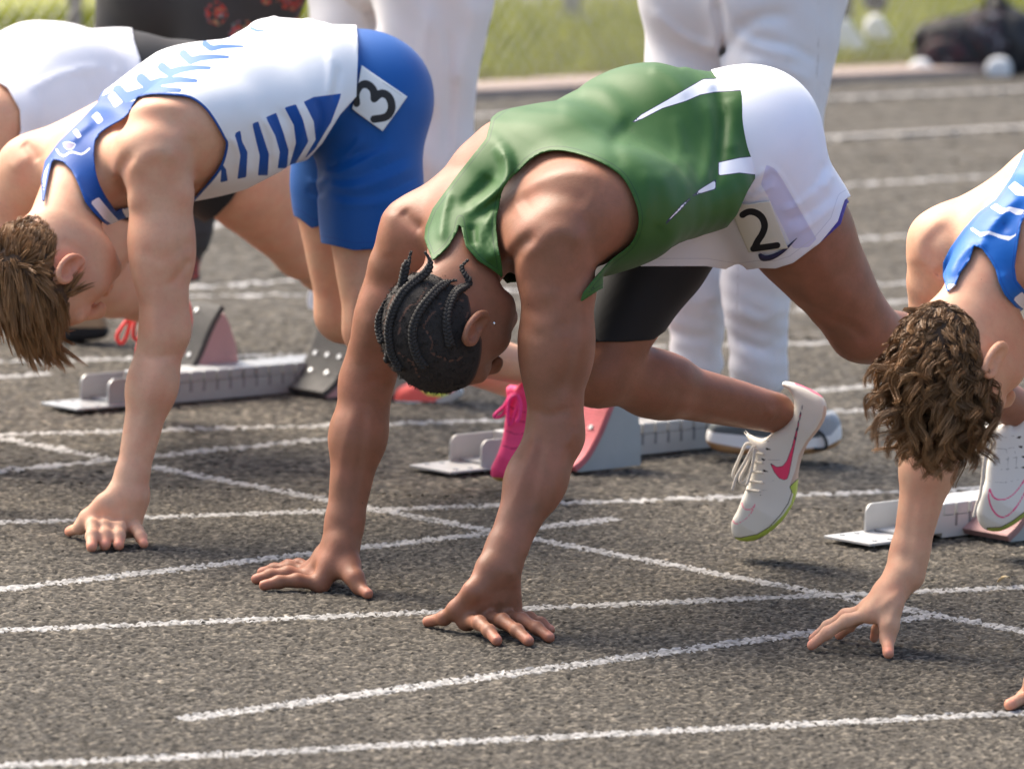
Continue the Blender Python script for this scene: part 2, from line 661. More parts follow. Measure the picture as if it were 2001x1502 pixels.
_c2 = M_far.ramp(_f, [(0.30, (.035, .032, .029)), (0.5, (.085, .076, .066)), (0.72, (.19, .17, .145))])
_c2 = M_far.mix(1.0, _c2, M_far.ramp(M_far.noise(1.3, 4, 0.6), [(0.3, .86), (0.72, 1.12)]), 'MULTIPLY')
M_far.col(_c2); M_far.set(Roughness=.95); M_far.b.inputs['Specular IOR Level'].default_value = .25
M_far.bump(_f, .6, .006)
M_far.b.inputs['Sheen Weight'].default_value = .10
M_far.b.inputs['Sheen Roughness'].default_value = .6
M_far.b.inputs['Sheen Tint'].default_value = (.95, .82, .66, 1)
M_line = N('line_paint')
_a = M_line.attr('grain')
_l = M_line.ramp(_a, [(0.0, (.04, .038, .036)), (0.25, (.10, .097, .093)), (0.42, (.22, .215, .21)), (0.65, (.32, .312, .305)), (1.0, (.42, .41, .40))])
_l = M_line.mix(1.0, _l, M_line.ramp(M_line.noise(3.0, 3, .6), [(.3, .8), (.65, 1.05)]), 'MULTIPLY')
M_line.col(_l); M_line.set(Roughness=.85)
M_linef = N('line_paint_far')
M_linef.col(M_linef.mix(M_linef.ramp(M_linef.noise(140, 3, .7), [(.38, 1.), (.5, 0.)]), (.40, .39, .385), (.15, .14, .13)))
M_linef.set(Roughness=.9)

B_KERB = bi(8.52)
g = MB(); g.add([(-400, -60, -.06), (400, -60, -.06), (400, 700, -.06), (-400, 700, -.06)], [(0, 1, 2, 3)])
M_grass0 = plain('grass_soil', (.18, .19, .008), .95, 0, .35, 3)
go = g.build('ground', M_grass0); tag(go, kind='structure')
t = MB(); t.add([ab(-60, -40, -.006), ab(90, -40, -.006), ab(90, B_KERB, -.006), ab(-60, B_KERB, -.006)], [(0, 1, 2, 3)])
track = t.build('track', M_far.m); tag(track, kind='structure')

def granules():
    """the rough rubber surface near the runners, grain by grain; painted grains belong to the lines"""
    cos, Fs, gr = [], [], []
    base = 0
    for (y0, y1, st) in ((8.55, 11.5, .0051), (11.5, 14.2, .0085), (14.2, 19.0, .015), (19.0, 24.5, .026)):
        ny = int((y1 - y0) / st)
        xw = 1.02 * y1 / 12 + .16
        nx = int(2 * xw / st)
        X, Yg = np.meshgrid(np.linspace(-xw, xw, nx), np.linspace(y0, y1, ny))
        X = X + (_pr.random(X.shape) - .5) * st * .8; Yg = Yg + (_pr.random(X.shape) - .5) * st * .8
        r = _pr.random(X.shape)
        hgt = {.0051: .0048, .0085: .0065, .015: .009, .026: .012}[st]
        Z = -.002 + hgt * (r - .5) * 1.2
        Z = np.where((X * NS[0] + Yg * NS[1]) > B_KERB - .02, -.05, Z)
        q = np.arange(nx * ny).reshape(ny, nx)
        F = np.stack([q[:-1, :-1], q[:-1, 1:], q[1:, 1:], q[1:, :-1]], -1).reshape(-1, 4) + base
        cos.append(np.stack([X, Yg, Z], -1).reshape(-1, 3)); Fs.append(F)
        gv = np.clip({.0051: .48, .0085: .50, .015: .56, .026: .60}[st] + {.0051: .55, .0085: .45, .015: .25, .026: .12}[st] * (r - .5) + _pr.normal(0, {.0051: .22, .0085: .18, .015: .10, .026: .06}[st], X.shape), 0, 1)  # mean grain tone rises with distance: the far glare is painted into the colour
        blk = _pr.random(X.shape) < .004
        gv = np.where(blk, 0, gv)
        gr.append(gv.ravel()); base += nx * ny
    co = np.concatenate(cos); F = np.concatenate(Fs); gr = np.concatenate(gr)
    fc = co[F].mean(1)[:, :2]
    inn = np.abs(fc[:, 0]) < .0835 * fc[:, 1] + .16
    F = F[inn]; fc = fc[inn]
    own = np.full(len(F), -1)
    jit = _pr.normal(0, .0028, len(F))
    hole = _pr.random(len(F)) < .04
    for k, segs in enumerate(LINES):
        for a, b in segs:
            e = (b - a)[:2]; L = np.linalg.norm(e); e = e / L
            w = fc - a[:2]
            s = w @ e; d = np.abs(w @ np.array([-e[1], e[0]]))
            m = (s > jit) & (s < L + jit) & (d < HW + jit) & ~hole
            own[m] = k
    def sub(m):
        f = F[m]; u = np.unique(f); mp = np.zeros(len(co), int); mp[u] = np.arange(len(u))
        return co[u], mp[f], gr[u]
    c, f, v = sub(own < 0)
    o = mesh_obj('rubber_granules', c, f, M_track.m, track, {'grain': v}); o['kind'] = 'stuff'
    for k, segs in enumerate(LINES):
        c, f, v = sub(own == k)
        strip = MB()
        for a, b in segs:
            e = unit(b - a); nn = V(-e[1], e[0], 0) * HW
            ts = np.linspace(0, 1, 60); pp = a[None] + (b - a)[None] * ts[:, None]
            pp[:, 2] = np.where(pp[:, 1] < 18.9, -.0055, .0085)
            strip.add(np.concatenate([pp - nn, pp + nn]), [(i, i + 1, i + 61, i + 60) for i in range(59)])
        lo = strip.build('lane_line', M_linef.m, track)
        if len(f):
            mesh_obj('painted_granules', c, f, M_line.m, lo, {'grain': v})['kind'] = 'stuff'
granules()

# kerb of concrete slabs
M_conc = plain('concrete', (.34, .265, .225), .9, 0, .15, 12, .3, 120)
kb = empty('kerb', tuple(ab(15, B_KERB, 0)), 'pale concrete edging laid between the track and the grass', 'kerb')
kme = None
for i in range(16):
    m = MB(); L = 1.2
    if kme is None:
        m.box((0, 0, 0), (L - .012, .26, .12), np.stack([DS, NS, V(0, 0, 1)]), .008)
        ko = m.build('slab', M_conc, None); kme = ko.data
    else:
        ko = bpy.data.objects.new('slab', kme); COL.objects.link(ko)
    p = ab(6 + i * L, B_KERB + .13, -.035 + .004 * ((i * 7) % 3))
    ko.location = p
    setpar(ko, kb)
# grass blades
def grass():
    n = 90000
    a = _pr.uniform(8, 24, n); b = B_KERB + .27 + _pr.random(n) ** 1.3 * 3.6
    p = (DS[None] * a[:, None] + NS[None] * b[:, None]); p[:, 2] = -.06
    hgt = _pr.uniform(.05, .13, n); w = .004
    th = _pr.uniform(0, 6.28, n)
    sx = np.stack([np.cos(th), np.sin(th), 0 * th], -1) * w
    tip = p + np.stack([_pr.normal(0, .03, n), _pr.normal(0, .03, n), hgt], -1)
    co = np.stack([p - sx, p + sx, tip], 1).reshape(-1, 3)
    F = np.arange(3 * n).reshape(-1, 3)
    m = N('grass_blade')
    c = m.mix(m.attr('gv'), (.16, .205, .003), (.43, .42, .008))
    c = m.mix(m.attr('dry'), c, (.24, .18, .10))
    m.col(c); m.set(Roughness=.7); m.b.inputs['Specular IOR Level'].default_value = .08
    dry = smooth01((B_KERB + .75 - b) / .5) * (.5 + .5 * _pr.random(n))
    o = mesh_obj('grass', co, F, m.m, None, {'gv': np.repeat(_pr.random(n), 3), 'dry': np.repeat(dry, 3)}, smooth=False)
    tag(o, kind='stuff')
grass()
# path beyond the grass
M_path = plain('path_grey', (.22, .215, .205), .9, 0, .1, 6)
m = MB(); m.add([(-.3, 25.3, -.05), (9, 25.3, -.05), (9, 34, -.05), (-.3, 34, -.05)], [(0, 1, 2, 3)])
tag(m.build('path', M_path), kind='structure')
_sp = G(1117, 27)
sp_ = empty('sign_post', (float(_sp[0]), float(_sp[1]), -.05), 'pale square post standing at the edge of the paved area', 'post')
m = MB(); m.box((_sp[0], _sp[1], .70), (.075, .075, 1.5), None, .006); m.build('shaft', M_path, sp_)
m = MB(); m.box((_sp[0], _sp[1], -.03), (.16, .16, .04), None, .006); m.build('base_plate', M_path, sp_)
# chain-link fence
M_wire = plain('galvanised_wire', (.34, .34, .35), .5, .5, .1, 50)
fb = B_KERB + .42
fo = empty('chain_link_fence', tuple(ab(15, fb, -.06)), 'galvanised chain-link fence standing on the grass behind the kerb', 'fence')
m = MB(); pit = .064; Hf = 1.15
for s in (1, -1):
    for i in range(int(13 / pit)):
        a0 = 9 + i * pit
        pts = []
        k = int(Hf / (pit / 2))
        p0 = ab(a0, fb + s * .002, -.02); p1 = ab(a0 + s * Hf * .9, fb + s * .002, Hf)
        d = unit(p1 - p0); x = unit(np.cross(d, NS)) * .0013; y = NS * .0013
        m.add([p0 - x - y, p0 + x - y, p0 + x + y, p0 - x + y, p1 - x - y, p1 + x - y, p1 + x + y, p1 - x + y], [(0, 1, 5, 4), (1, 2, 6, 5), (2, 3, 7, 6), (3, 0, 4, 7)])
wo_ = m.build('wire_mesh', M_wire, fo, recalc=False)
for a in (10.2, 13.1, 16.05, 18.95, 21.85):
    m = MB(); m.tube([ab(a, fb + .04, -.06), ab(a, fb + .04, Hf + .05)], .025, 12)
    m.build('post', M_wire, fo, True)
m = MB(); m.tube([ab(9, fb + .02, Hf), ab(22, fb + .02, Hf)], .02, 10); m.build('top_rail', M_wire, fo, True)

# ------------------------------------------------------------------ starting blocks
M_alu = plain('aluminium', (.36, .37, .38), .42, .45, .12, 25, .1, 300)
M_alud = plain('grey_casting', (.40, .42, .43), .5, .2, .12, 25)
M_slot = plain('slot_shadow', (.20, .20, .205), .6, .2, .2, 25)
def rib_mat(name, col):
    return plain(name, col, .75, 0, .35, 40, .4, 400)
def pedal(parent, s0, side, col, scol, w=.125, hgt=1.0):
    """one foot pedal: ribbed curved pad, two cheeks, bolts; s0 along the rail, side +1 towards the camera"""
    lat = VL * side
    o = parent['_o']; 
    root = lambda s, l, z: o + DS * s + lat * l + V(0, 0, z)
    prof = cr_spline(np.array([(0, .012), (.034, .034), (.070, .082), (.104, .145), (.134, .186)]) * np.array([1, hgt]), 6)
    m = MB()
    l0, l1 = .030, .030 + w
    tn = np.gradient(prof, axis=0); tn /= np.linalg.norm(tn, axis=1)[:, None]
    nr = np.stack([-tn[:, 1], tn[:, 0]], -1)
    vs = []; fs = []
    k = len(prof)
    for j, (p, q) in enumerate(zip(prof, nr)):
        for l in (l0, l1):
            vs.append(root(*((p + q * .004)[0], l, (p + q * .004)[1]))); vs.append(root(p[0] - q[0] * .006, l, p[1] - q[1] * .006))
    for j in range(k - 1):
        a = j * 4; b = a + 4
        fs += [(a, a + 2, b + 2, b), (a + 1, b + 1, b + 3, a + 3), (a, b, b + 1, a + 1), (a + 2, a + 3, b + 3, b + 2)]
    fs += [(0, 1, 3, 2), ((k - 1) * 4, (k - 1) * 4 + 2, (k - 1) * 4 + 3, (k - 1) * 4 + 1)]
    m.add(vs, fs)
    pad = m.build('pedal', rib_mat('pedal_rubber', col), parent['obj'])
    mr = MB()
    for j in range(k - 1):
        for u in (.15, .65):
            p = prof[j] * (1 - u) + prof[j + 1] * u; q = nr[j]; t_ = tn[j]
            c = root((p + q * .0052)[0], (l0 + l1) / 2, (p + q * .0052)[1])
            e1 = DS * t_[0] + V(0, 0, t_[1]); e2 = DS * q[0] + V(0, 0, q[1])
            mr.box(c, (.0035, w - .004, .0032), np.stack([e1, lat, e2]))
    mr.build('rib', rib_mat('pedal_rib', tuple(min(c * 1.5, 1) for c in col)), pad)
    for u, l in ((.35, .3), (.35, .7), (.52, .2), (.52, .5), (.52, .8), (.9, .5)):
        j = int(u * (k - 1)); p = prof[j] + nr[j] * .0075
        mb = MB(); c = root(p[0], l0 + w * l, p[1]); ax = DS * nr[j][0] + V(0, 0, nr[j][1])
        mb.tube([c - ax * .002, c + ax * .0022], .0055, 10)
        mb.build('bolt', M_alu, pad)
    prof2 = [(p[0] + .004, p[1] - .010) for p in prof[2:-2]] + [(.140, .172 * hgt), (.158, .145 * hgt), (.178, .098 * hgt), (.186, .050), (.188, .004), (.012, .004)]
    for l in (l0 + .004, l1 - .012):
        m = MB(); m.prism([(a, b) for a, b in prof2], o + lat * 0, DS, V(0, 0, 1), lat, l, l + .006)
        m.build('cheek', scol, pad)
    m = MB(); m.box(root(.10, .03, .045), (.09, .05, .035), np.stack([DS, lat, V(0, 0, 1)]), .004); m.build('bracket', M_alud, pad)
def block(px, py, label, pedals, length=.80, mat=None):
    p0 = G(px, py)
    r = empty('starting_block', tuple(p0), label, 'starting block', 'starting blocks behind the runners')
    mat = mat or M_alu
    M3 = np.stack([DS, VL, V(0, 0, 1)])
    at = lambda s, l, z: p0 + DS * s + VL * l + V(0, 0, z)
    m = MB(); m.box(at(.065, 0, .010), (.15, .115, .005), M3, .001)
    plate = m.build('anchor_plate', mat, r)
    for s in (.02, .06, .10):
        for l in (-.04, .04):
            mb = MB(); mb.tube([at(s, l, .0125), at(s, l, .0145)], .0055, 8); mb.build('rivet', M_alud, plate)
            mb = MB(); mb.tube([at(s, l, .0075), at(s, l, .0005)], [.003, .001], 6); mb.build('spike', M_alud, plate)
    # two upright cheeks of the channel, with a rounded front corner
    m = MB()
    corner = [(.085, .013)] + [(.085 + .018 - .018 * math.cos(x), .047 + .018 * math.sin(x)) for x in np.linspace(0, math.pi / 2, 6)] + [(.20, .065), (.20, .013)]
    for l in (-.045, .041):
        m.prism(corner, p0, DS, V(0, 0, 1), VL, l, l + .004)
    m.box(at(.16, 0, .016), (.10, .08, .004), M3)
    m.box(at((.2 + length) / 2, -.0427, .024), (length - .2, .0042, .040), M3)
    m.box(at((.2 + length) / 2, .0427, .024), (length - .2, .0042, .040), M3)
    m.box(at((.2 + length) / 2, 0, .008), (length - .2, .082, .004), M3)
    n = int((length - .2) / .037)
    slots = []
    for i in range(n):
        m.box(at(.2 + (i + .5) * .037, 0, .0555), (.0305, .0896, .0225), M3, .0025)
        slots.append(at(.2 + (i + 1) * .037 + .001, .0449, .036))
    rail = m.build('rail', mat, r)
    sme = None
    for c in slots:
        if sme is None:
            mb = MB(); mb.box((0, 0, 0), (.0058, .0016, .024), M3); so = mb.build('slot', M_slot, None); sme = so.data
        else:
            so = bpy.data.objects.new('slot', sme); COL.objects.link(so)
        so.location = c
        setpar(so, rail)
    h = {'_o': p0, 'obj': r}
    class Hd(dict):
        pass
    for s0, side, col, sc in pedals:
        pedal({'_o': p0 + DS * s0, 'obj': r}, s0, side, col, sc)
    return r
M_pale = plain('cheek_pale', (.45, .28, .28), .5, .1, .15, 20)
M_pgrey = plain('cheek_grey', (.36, .385, .385), .5, .15, .10, 20)
DK = (.055, .053, .050)
block(122, 803, 'starting block with dark ribbed pedals behind the forearm of the chevron-singlet sprinter', [(.33, -1, DK, M_pale), (.59, 1, DK, M_pale)], .82)
block(847, 926, 'starting block with the bright pink shoe on its pedal', [(.235, 1, (.45, .13, .14), M_pgrey), (.52, -1, (.45, .13, .14), M_pgrey)], .86, plain('aluminium_pale', (.44, .43, .42), .5, .3, .12, 25, .1, 300))
block(1662, 1066, 'starting block with pinkish pedal pad under the white outlined spike', [(.26, 1, (.26, .15, .14), M_pgrey), (.52, -1, (.26, .15, .14), M_pgrey)], .85, plain('aluminium_white', (.48, .48, .475), .5, .25, .10, 25, .1, 300))
# ------------------------------------------------------------------ human figures
NECK = 0
def arm(s, S, E, W, out, m=1.0, fm=1.0, back=None):
    S, E, W = map(np.asarray, (S, E, W))
    ax = unit(E - S)
    if back is None:
        back = V(0, 0, 1)
    bk = unit(back - ax * (back @ ax))
    s.ecap(S, S + (E - S) * 0.55, (.052 * m, .050 * m), (.050 * m, .048 * m), out, .035)
    s.ecap(S + (E - S) * 0.5, E, (.049 * m, .047 * m), (.039 * m, .038 * m), out, .03)
    # deltoid in three heads, running to its insertion half-way down the arm
    ins = S + (E - S) * .46 + out * .030 * m
    for o_, r_ in ((out, .034), (bk, .032), (-bk, .032)):
        st = S + o_ * .026 * m - ax * .012
        s.cap(st, st * .45 + ins * .55 + (o_ - out) * .012, r_ * m, .030 * m, .014)
        s.cap(st * .45 + ins * .55 + (o_ - out) * .012, ins, .030 * m, .018 * m, .016)
    # triceps (long and lateral head), biceps
    s.ell(S + (E - S) * .46 + bk * .022 * m - out * .010, (.105, .036 * m, .028 * m), ax, bk, .010)
    s.ell(S + (E - S) * .50 + bk * .014 * m + out * .018, (.085, .034 * m, .026 * m), ax, bk, .010)
    s.ell(S + (E - S) * .60 - bk * .020 * m, (.085, .034 * m, .036 * m), ax, bk, .010)
    f = W - E
    fa = unit(f)
    s.ecap(E, E + f * .35, (.039 * fm, .038 * fm), (.043 * fm, .039 * fm), out, .03)
    s.ecap(E + f * .32, W - fa * .03, (.043 * fm, .039 * fm), (.029 * fm, .0245 * fm), out, .03)
    s.ecap(W - fa * .04, W, (.029 * fm, .0245 * fm), (.0315, .0245), out, .02)
    s.cap(E - ax * .055 + out * .022 - bk * .006, E + f * .38 + out * .016, .021 * fm, .017 * fm, .014)     # brachioradialis
    s.ell(E + f * .24 + bk * .014, (.080, .027 * fm, .030 * fm), fa, bk, .012)
    s.ell(E + f * .24 - out * .018, (.080, .026 * fm, .030 * fm), fa, out, .012)
    s.ell(E + bk * .022, (.020, .015, .014), fa, bk, .014)          # point of the elbow
    s.ell(W - fa * .012 + bk * .012 + out * .012, (.012, .010, .010), fa, bk, .012)

def finger(s, pts, r0, r1, k=.007):
    pts = [np.asarray(p, float) for p in pts]
    n = len(pts) - 1
    for i in range(n):
        a = r0 + (r1 - r0) * i / n; b = r0 + (r1 - r0) * (i + 1) / n
        s.cap(pts[i], pts[i + 1], a, b, k)
        if 0 < i:
            s.ell(pts[i], (a * 1.03,) * 3, None, None, .006)

def bent(M, T, up, lift=.010, bend=(.42, .74)):
    """knuckle, two joints and tip of a finger reaching from M to T, arched by lift"""
    M = np.asarray(M, float); T = np.asarray(T, float)
    return [M, M + (T - M) * bend[0] + up * lift, M + (T - M) * bend[1] + up * lift * .7, T]

NAILS = []
def nail_of(f, r):
    d = unit(f[-1] - f[-2])
    u = V(0, 0, 1) - d * d[2]
    return f[-1] + unit(u) * r * .80 + d * .001
def nail_attr(co):
    if not NAILS:
        return np.zeros(len(co))
    d = np.min([np.linalg.norm(co - t, axis=1) for t in NAILS], axis=0)
    return smooth01((.0075 - d) / .002)
def hand(s, W, mcps, fingers, thumb, wx, r=.0098, tips=None, pr=(.019, .013)):
    """palm as a fan of bones from wrist W to the knuckles, then fingers"""
    W = np.asarray(W, float)
    n = len(mcps)
    for i, M in enumerate(mcps):
        o = (i - (n - 1) / 2) * .0105
        s.cap(W + wx * o, M, pr[0], pr[1], .016)
    for a, b in zip(mcps[:-1], mcps[1:]):
        s.cap(a, b, .0125, .0125, .012)
        s.cap((a + W) / 2, (b + W) / 2, .017, .017, .012)
    for i, f in enumerate(fingers):
        rr = r * (0.98, 1.0, .97, .86)[i % 4]
        finger(s, f, rr * 1.08, rr * .82, .006)
        if tips is not None:
            tips.append(f[-1]); NAILS.append(nail_of(f, rr))
    s.cap(W, thumb[0], .020, .0165, .014)
    s.cap(thumb[0], thumb[1], .0165, .0125, .012)
    finger(s, thumb[1:], .0122, .0095, .008)
    s.cap((mcps[0] + W) / 2, thumb[1], .014, .0105, .02)
    if tips is not None:
        tips.append(thumb[-1]); NAILS.append(nail_of(thumb, .0105))

def head(s, C, U, F, C7, k=1.0, nape=(0, -.035, -.07), nr=1.0, ears=(1, -1)):
    U = unit(U); F = unit(F - U * (F @ U)); L = np.cross(U, F)
    pt = lambda l, f, u: C + (l * L + f * F + u * U) * k
    E = lambda c, r, kk=.02, sub=False: s.ell(pt(*c), np.array(r) * k, L, F, kk, sub)
    E((0, -.010, .008), (.077, .099, .090))
    E((0, .030, -.045), (.060, .062, .085), .03)
    E((0, .040, -.092), (.047, .046, .034), .03)
    E((0, .076, -.115), (.018, .016, .014), .025)
    for q in (1, -1):
        E((q * .040, .055, -.048), (.024, .026, .024), .025)
        E((q * .046, .012, -.085), (.016, .030, .026), .03)
        E((q * .031, .099, -.008), (.017, .014, .012), .014, True)
        E((q * .031, .079, -.009), (.0135, .0135, .0125), .004)
        E((q * .013, .108, -.047), (.008, .009, .007), .008)
    s.ecap(pt(-.036, .082, .012), pt(.036, .082, .012), (.012 * k,) * 2, (.012 * k,) * 2, U, .02)
    s.ecap(pt(0, .092, .004), pt(0, .117, -.042), (.007 * k,) * 2, (.0115 * k,) * 2, L, .014)
    E((0, .096, -.073), (.021, .010, .006), .008)
    E((0, .094, -.085), (.019, .010, .006), .008)
    global NECK
    NECK = len(s.pr)
    s.ecap(C7, pt(*nape), (.062 * nr, .060 * nr), (.056 * nr, .060 * nr), L, .035)
    for q in ears:
        e = lambda f, u, o: pt(q * (.076 + o), f, u)
        hx = [e(.004, -.006, .002), e(.006, .012, .008), e(-.004, .026, .012), e(-.018, .026, .017), e(-.027, .012, .019), e(-.027, -.006, .017), e(-.020, -.024, .012), e(-.008, -.036, .006), e(.002, -.036, .002), e(.004, -.026, 0)]
        hx = cr_spline(hx, 3)
        for a, b in zip(hx[:-1], hx[1:]):
            s.cap(a, b, .0043 * k, .0043 * k, .004)
        s.ell(e(-.010, -.004, .005), np.array((.0045, .018, .030)) * k, unit(L * q + F * .35), F, .008)
        s.ell(e(-.006, -.012, .015), np.array((.012, .010, .013)) * k, L, F, .005, True)
        s.ell(e(.004, -.012, .004), np.array((.004, .004, .006)) * k, L, F, .004)
    return pt, L, U, F

def torso(s, J, m=1.0):
    lat = unit(J['Ls'] - J['Rs'])
    ax = unit(J['chest'] - J['pel'])
    dor = unit(np.cross(ax, lat))
    latp = unit(J['Lh'] - J['Rh'])
    c, w, p, C7 = J['chest'], J['waist'], J['pel'], J['C7']
    T1 = C7 - dor * .055
    s.ecap(p, w, (.145 * m, .115 * m), (.128 * m, .100 * m), latp, .05)
    s.ecap(w, c, (.128 * m, .100 * m), (.158 * m, .118 * m), lat, .05)
    s.ecap(c, T1, (.158 * m, .116 * m), (.095, .068), lat, .05)
    for q, S in ((1, J['Ls']), (-1, J['Rs'])):
        s.cap(C7 - dor * .02, S - lat * q * .02, .046, .050, .05)                      # trapezius
        s.cap(c + lat * q * .07 + dor * .03, S - lat * q * .01, .075 * m, .060 * m, .05)    # scapula to shoulder
        s.ell(c + lat * q * .095 + dor * .052, (.092, .056, .040), ax, lat, .018)             # scapula
        s.ecap(S - lat * q * .02 - dor * .03, w + lat * q * .085, (.052, .048), (.045, .05), lat, .03)   # latissimus
        s.ell(c + lat * q * .07 - dor * .075 + ax * .03, (.085, .085, .045), ax, lat, .05)  # pectoral
    return lat, ax, dor

def leg(s, H, K, A, front, m=1.0, cm=1.0, k=.04):
    """front: direction the kneecap faces"""
    t = unit(K - H)
    fr = unit(front - t * (front @ t))
    s.cap(H, H + (K - H) * .45, .090 * m, .083 * m, k)
    s.cap(H + (K - H) * .4, K, .084 * m, .056 * m, k)
    s.ell(H + (K - H) * .5 + fr * .022, (.17, .056 * m, .062 * m), t, fr, .018)
    s.ell(H + (K - H) * .55 - fr * .028, (.15, .048 * m, .054 * m), t, fr, .016)
    c = unit(A - K)
    fc = unit(front - c * (front @ c)) if abs(front @ c) < .97 else unit(np.cross(c, V(1, 0, 0)))
    s.ell(K + fc * .016, (.040, .036, .040), c, fc, .016)
    s.cap(K, K + (A - K) * .35, .049 * cm, .049 * cm, .03)
    s.cap(K + (A - K) * .3, A, .052 * cm, .036, .035)
    s.ell(K + (A - K) * .30 - fc * .024, (.110, .040 * cm, .046 * cm), c, fc, .014)
    for q in (1, -1):
        s.ell(A + np.cross(c, fc) * q * .026, (.017, .012, .016), c, fc, .015)

def glutes(s, J, dor, ax, m=1.0):
    latp = unit(J['Lh'] - J['Rh'])
    for q, H in ((1, J['Lh']), (-1, J['Rh'])):
        s.ell(H - ax * .022 + dor * .040, (.105 * m, .098 * m, .095 * m), ax, latp, .05)

def tip_attr(co, tips, r=.028):
    if not len(tips):
        return np.zeros(len(co))
    d = np.min([np.linalg.norm(co - t, axis=1) for t in tips], axis=0)
    return smooth01((r - d) / r) * .75

def ridge(lines):
    """folds drawn as lines on the cloth: each (points, amplitude, width px)"""
    L = [(cr_spline(p, 5), a, w) for p, a, w in lines]
    def f(p):
        q = pix(p)
        out = np.zeros(len(p))
        for pl, a, w in L:
            mn = pl.min(0) - 3 * w; mx = pl.max(0) + 3 * w
            sel = np.nonzero(((q > mn) & (q < mx)).all(1))[0]
            if not len(sel):
                continue
            qq = q[sel]
            d = np.full(len(qq), 1e9)
            tt = np.zeros(len(qq))
            n = len(pl) - 1
            for i in range(n):
                e = pl[i + 1] - pl[i]; ww = qq - pl[i]
                t = np.clip(ww @ e / (e @ e + 1e-9), 0, 1)
                di = ((ww - t[:, None] * e) ** 2).sum(1)
                better = di < d
                d = np.where(better, di, d); tt = np.where(better, (i + t) / n, tt)
            taper = np.clip(np.minimum(tt, 1 - tt) * 6, 0, 1)
            out[sel] += a * np.exp(-d / (w * w)) * (0.25 + .75 * taper)
        return out
    return f

def wrinkle(p, freq, amp, seed=0.0, dirv=(0, 0, 1)):
    """soft irregular cloth waves"""
    d = np.asarray(dirv, float)
    t = p @ d
    o = np.sin(p[:, 0] * 17 + seed) * .8 + np.sin(p[:, 1] * 23 + seed * 2) * .6 + np.sin(p[:, 2] * 19 - seed) * .7
    return amp * (np.sin(t * freq + o * 1.7) * .6 + np.sin(t * freq * 1.9 - o * 2.3 + 1.3) * .4)

def solidify(o, t=.0022, off=-1.0):
    md = o.modifiers.new('thick', 'SOLIDIFY'); md.thickness = t; md.offset = off
    return o

def raycast_many(s, q, Y0, span=.5, near=None):
    """first hits of the view lines through the pixels q with the surface s near depth Y0"""
    q = np.atleast_2d(np.asarray(q, float))
    d = np.array([ray(a, b) for a, b in q]); dn = np.linalg.norm(d, axis=1)
    t = (Y0 - span) / d[:, 1]
    live = np.arange(len(q)); hit = np.zeros(len(q), bool)
    sub = Sdf(); sub.disp = s.disp
    c = P(q[:, 0].mean(), q[:, 1].mean(), Y0); rr = np.linalg.norm(P(q[:, 0].max(), q[:, 1].max(), Y0) - c) + .08
    sub.pr = [p for p in s.pr if np.linalg.norm(p[1] - c) < p[2] + rr + span]
    for _ in range(90):
        p = CO + d[live] * t[live, None]
        v = sub.eval_pts(p)
        h = v < 4e-4
        hit[live[h]] = True
        t[live] += np.where(h, 0, np.maximum(v, 3e-4) * .75 / dn[live])
        live = live[~h & (t[live] * d[live, 1] < Y0 + span)]
        if not len(live):
            break
    return CO + d * t[:, None], hit
def raycast(s, px, py, Y0, span=.5):
    p, h = raycast_many(s, [(px, py)], Y0, span)
    return p[0] if h[0] else None

def sgrad(s, p, e=.002):
    p = np.atleast_2d(p)
    g = np.stack([s.eval_pts(p + np.eye(3)[i] * e) - s.eval_pts(p - np.eye(3)[i] * e) for i in range(3)], -1)
    return g / (np.linalg.norm(g, axis=1)[:, None] + 1e-9)

def patch(name, s, quad_px, Y0, n, mat, parent, lift=.003, attrs_fn=None, thick=.0012):
    """thin sheet lying on surface s, its four corners given in the picture"""
    q = np.array(quad_px, float)
    U, Vv = np.meshgrid(np.linspace(0, 1, n[0] + 1), np.linspace(0, 1, n[1] + 1))
    U = U.ravel()[:, None]; Vv = Vv.ravel()[:, None]
    px = (q[0] * (1 - U) + q[1] * U) * (1 - Vv) + (q[3] * (1 - U) + q[2] * U) * Vv
    pts, hit = raycast_many(s, px, Y0)
    pts = pts + sgrad(s, pts) * lift
    ok = pts[hit]
    for i in np.nonzero(~hit)[0]:
        j = np.argmin(((px[hit] - px[i]) ** 2).sum(1)); pts[i] = P(px[i][0], px[i][1], ok[j][1])
    w = n[0] + 1
    F = np.array([(j * w + i, j * w + i + 1, (j + 1) * w + i + 1, (j + 1) * w + i) for j in range(n[1]) for i in range(n[0])])
    nv = np.cross(pts[F[0, 1]] - pts[F[0, 0]], pts[F[0, 3]] - pts[F[0, 0]])
    if nv @ (CO - pts[0]) < 0:
        F = F[:, ::-1]
    at = attrs_fn(px) if attrs_fn else {}
    o = mesh_obj(name, pts, F, mat, parent, at)
    solidify(o, thick)
    return o
def polyline_d(pl, q):
    pl = np.asarray(pl, float)
    d = np.full(len(q), 1e9)
    for a, b in zip(pl[:-1], pl[1:]):
        e = b - a; w = q - a
        t = np.clip(w @ e / (e @ e + 1e-9), 0, 1)
        d = np.minimum(d, ((w - t[:, None] * e) ** 2).sum(1))
    return np.sqrt(d)
def crop(pts, ox, oy, sc):
    return [(ox + a * sc, oy + b * sc) for a, b in pts]
def garment(name, prims, disp, h, cut, mat, parent, attrs=None, keep=1, lo=None, hi=None, thick=.0022, iters=2):
    """cloth following the figure: offset surface trimmed along the seams and hems"""
    s = Sdf(); s.pr = list(prims); s.disp = disp
    D, mn, hh = s.grid(h, lo=lo, hi=hi)
    co, F = surf_nets(D, mn, hh, iters)
    f = cut(co)
    co, F, _ = clip(co, F, f)
    co, F, _ = biggest(co, F, keep)
    o = mesh_obj(name, co, F, mat, parent, attrs(co) if attrs else None)
    solidify(o, thick)
    return o, s
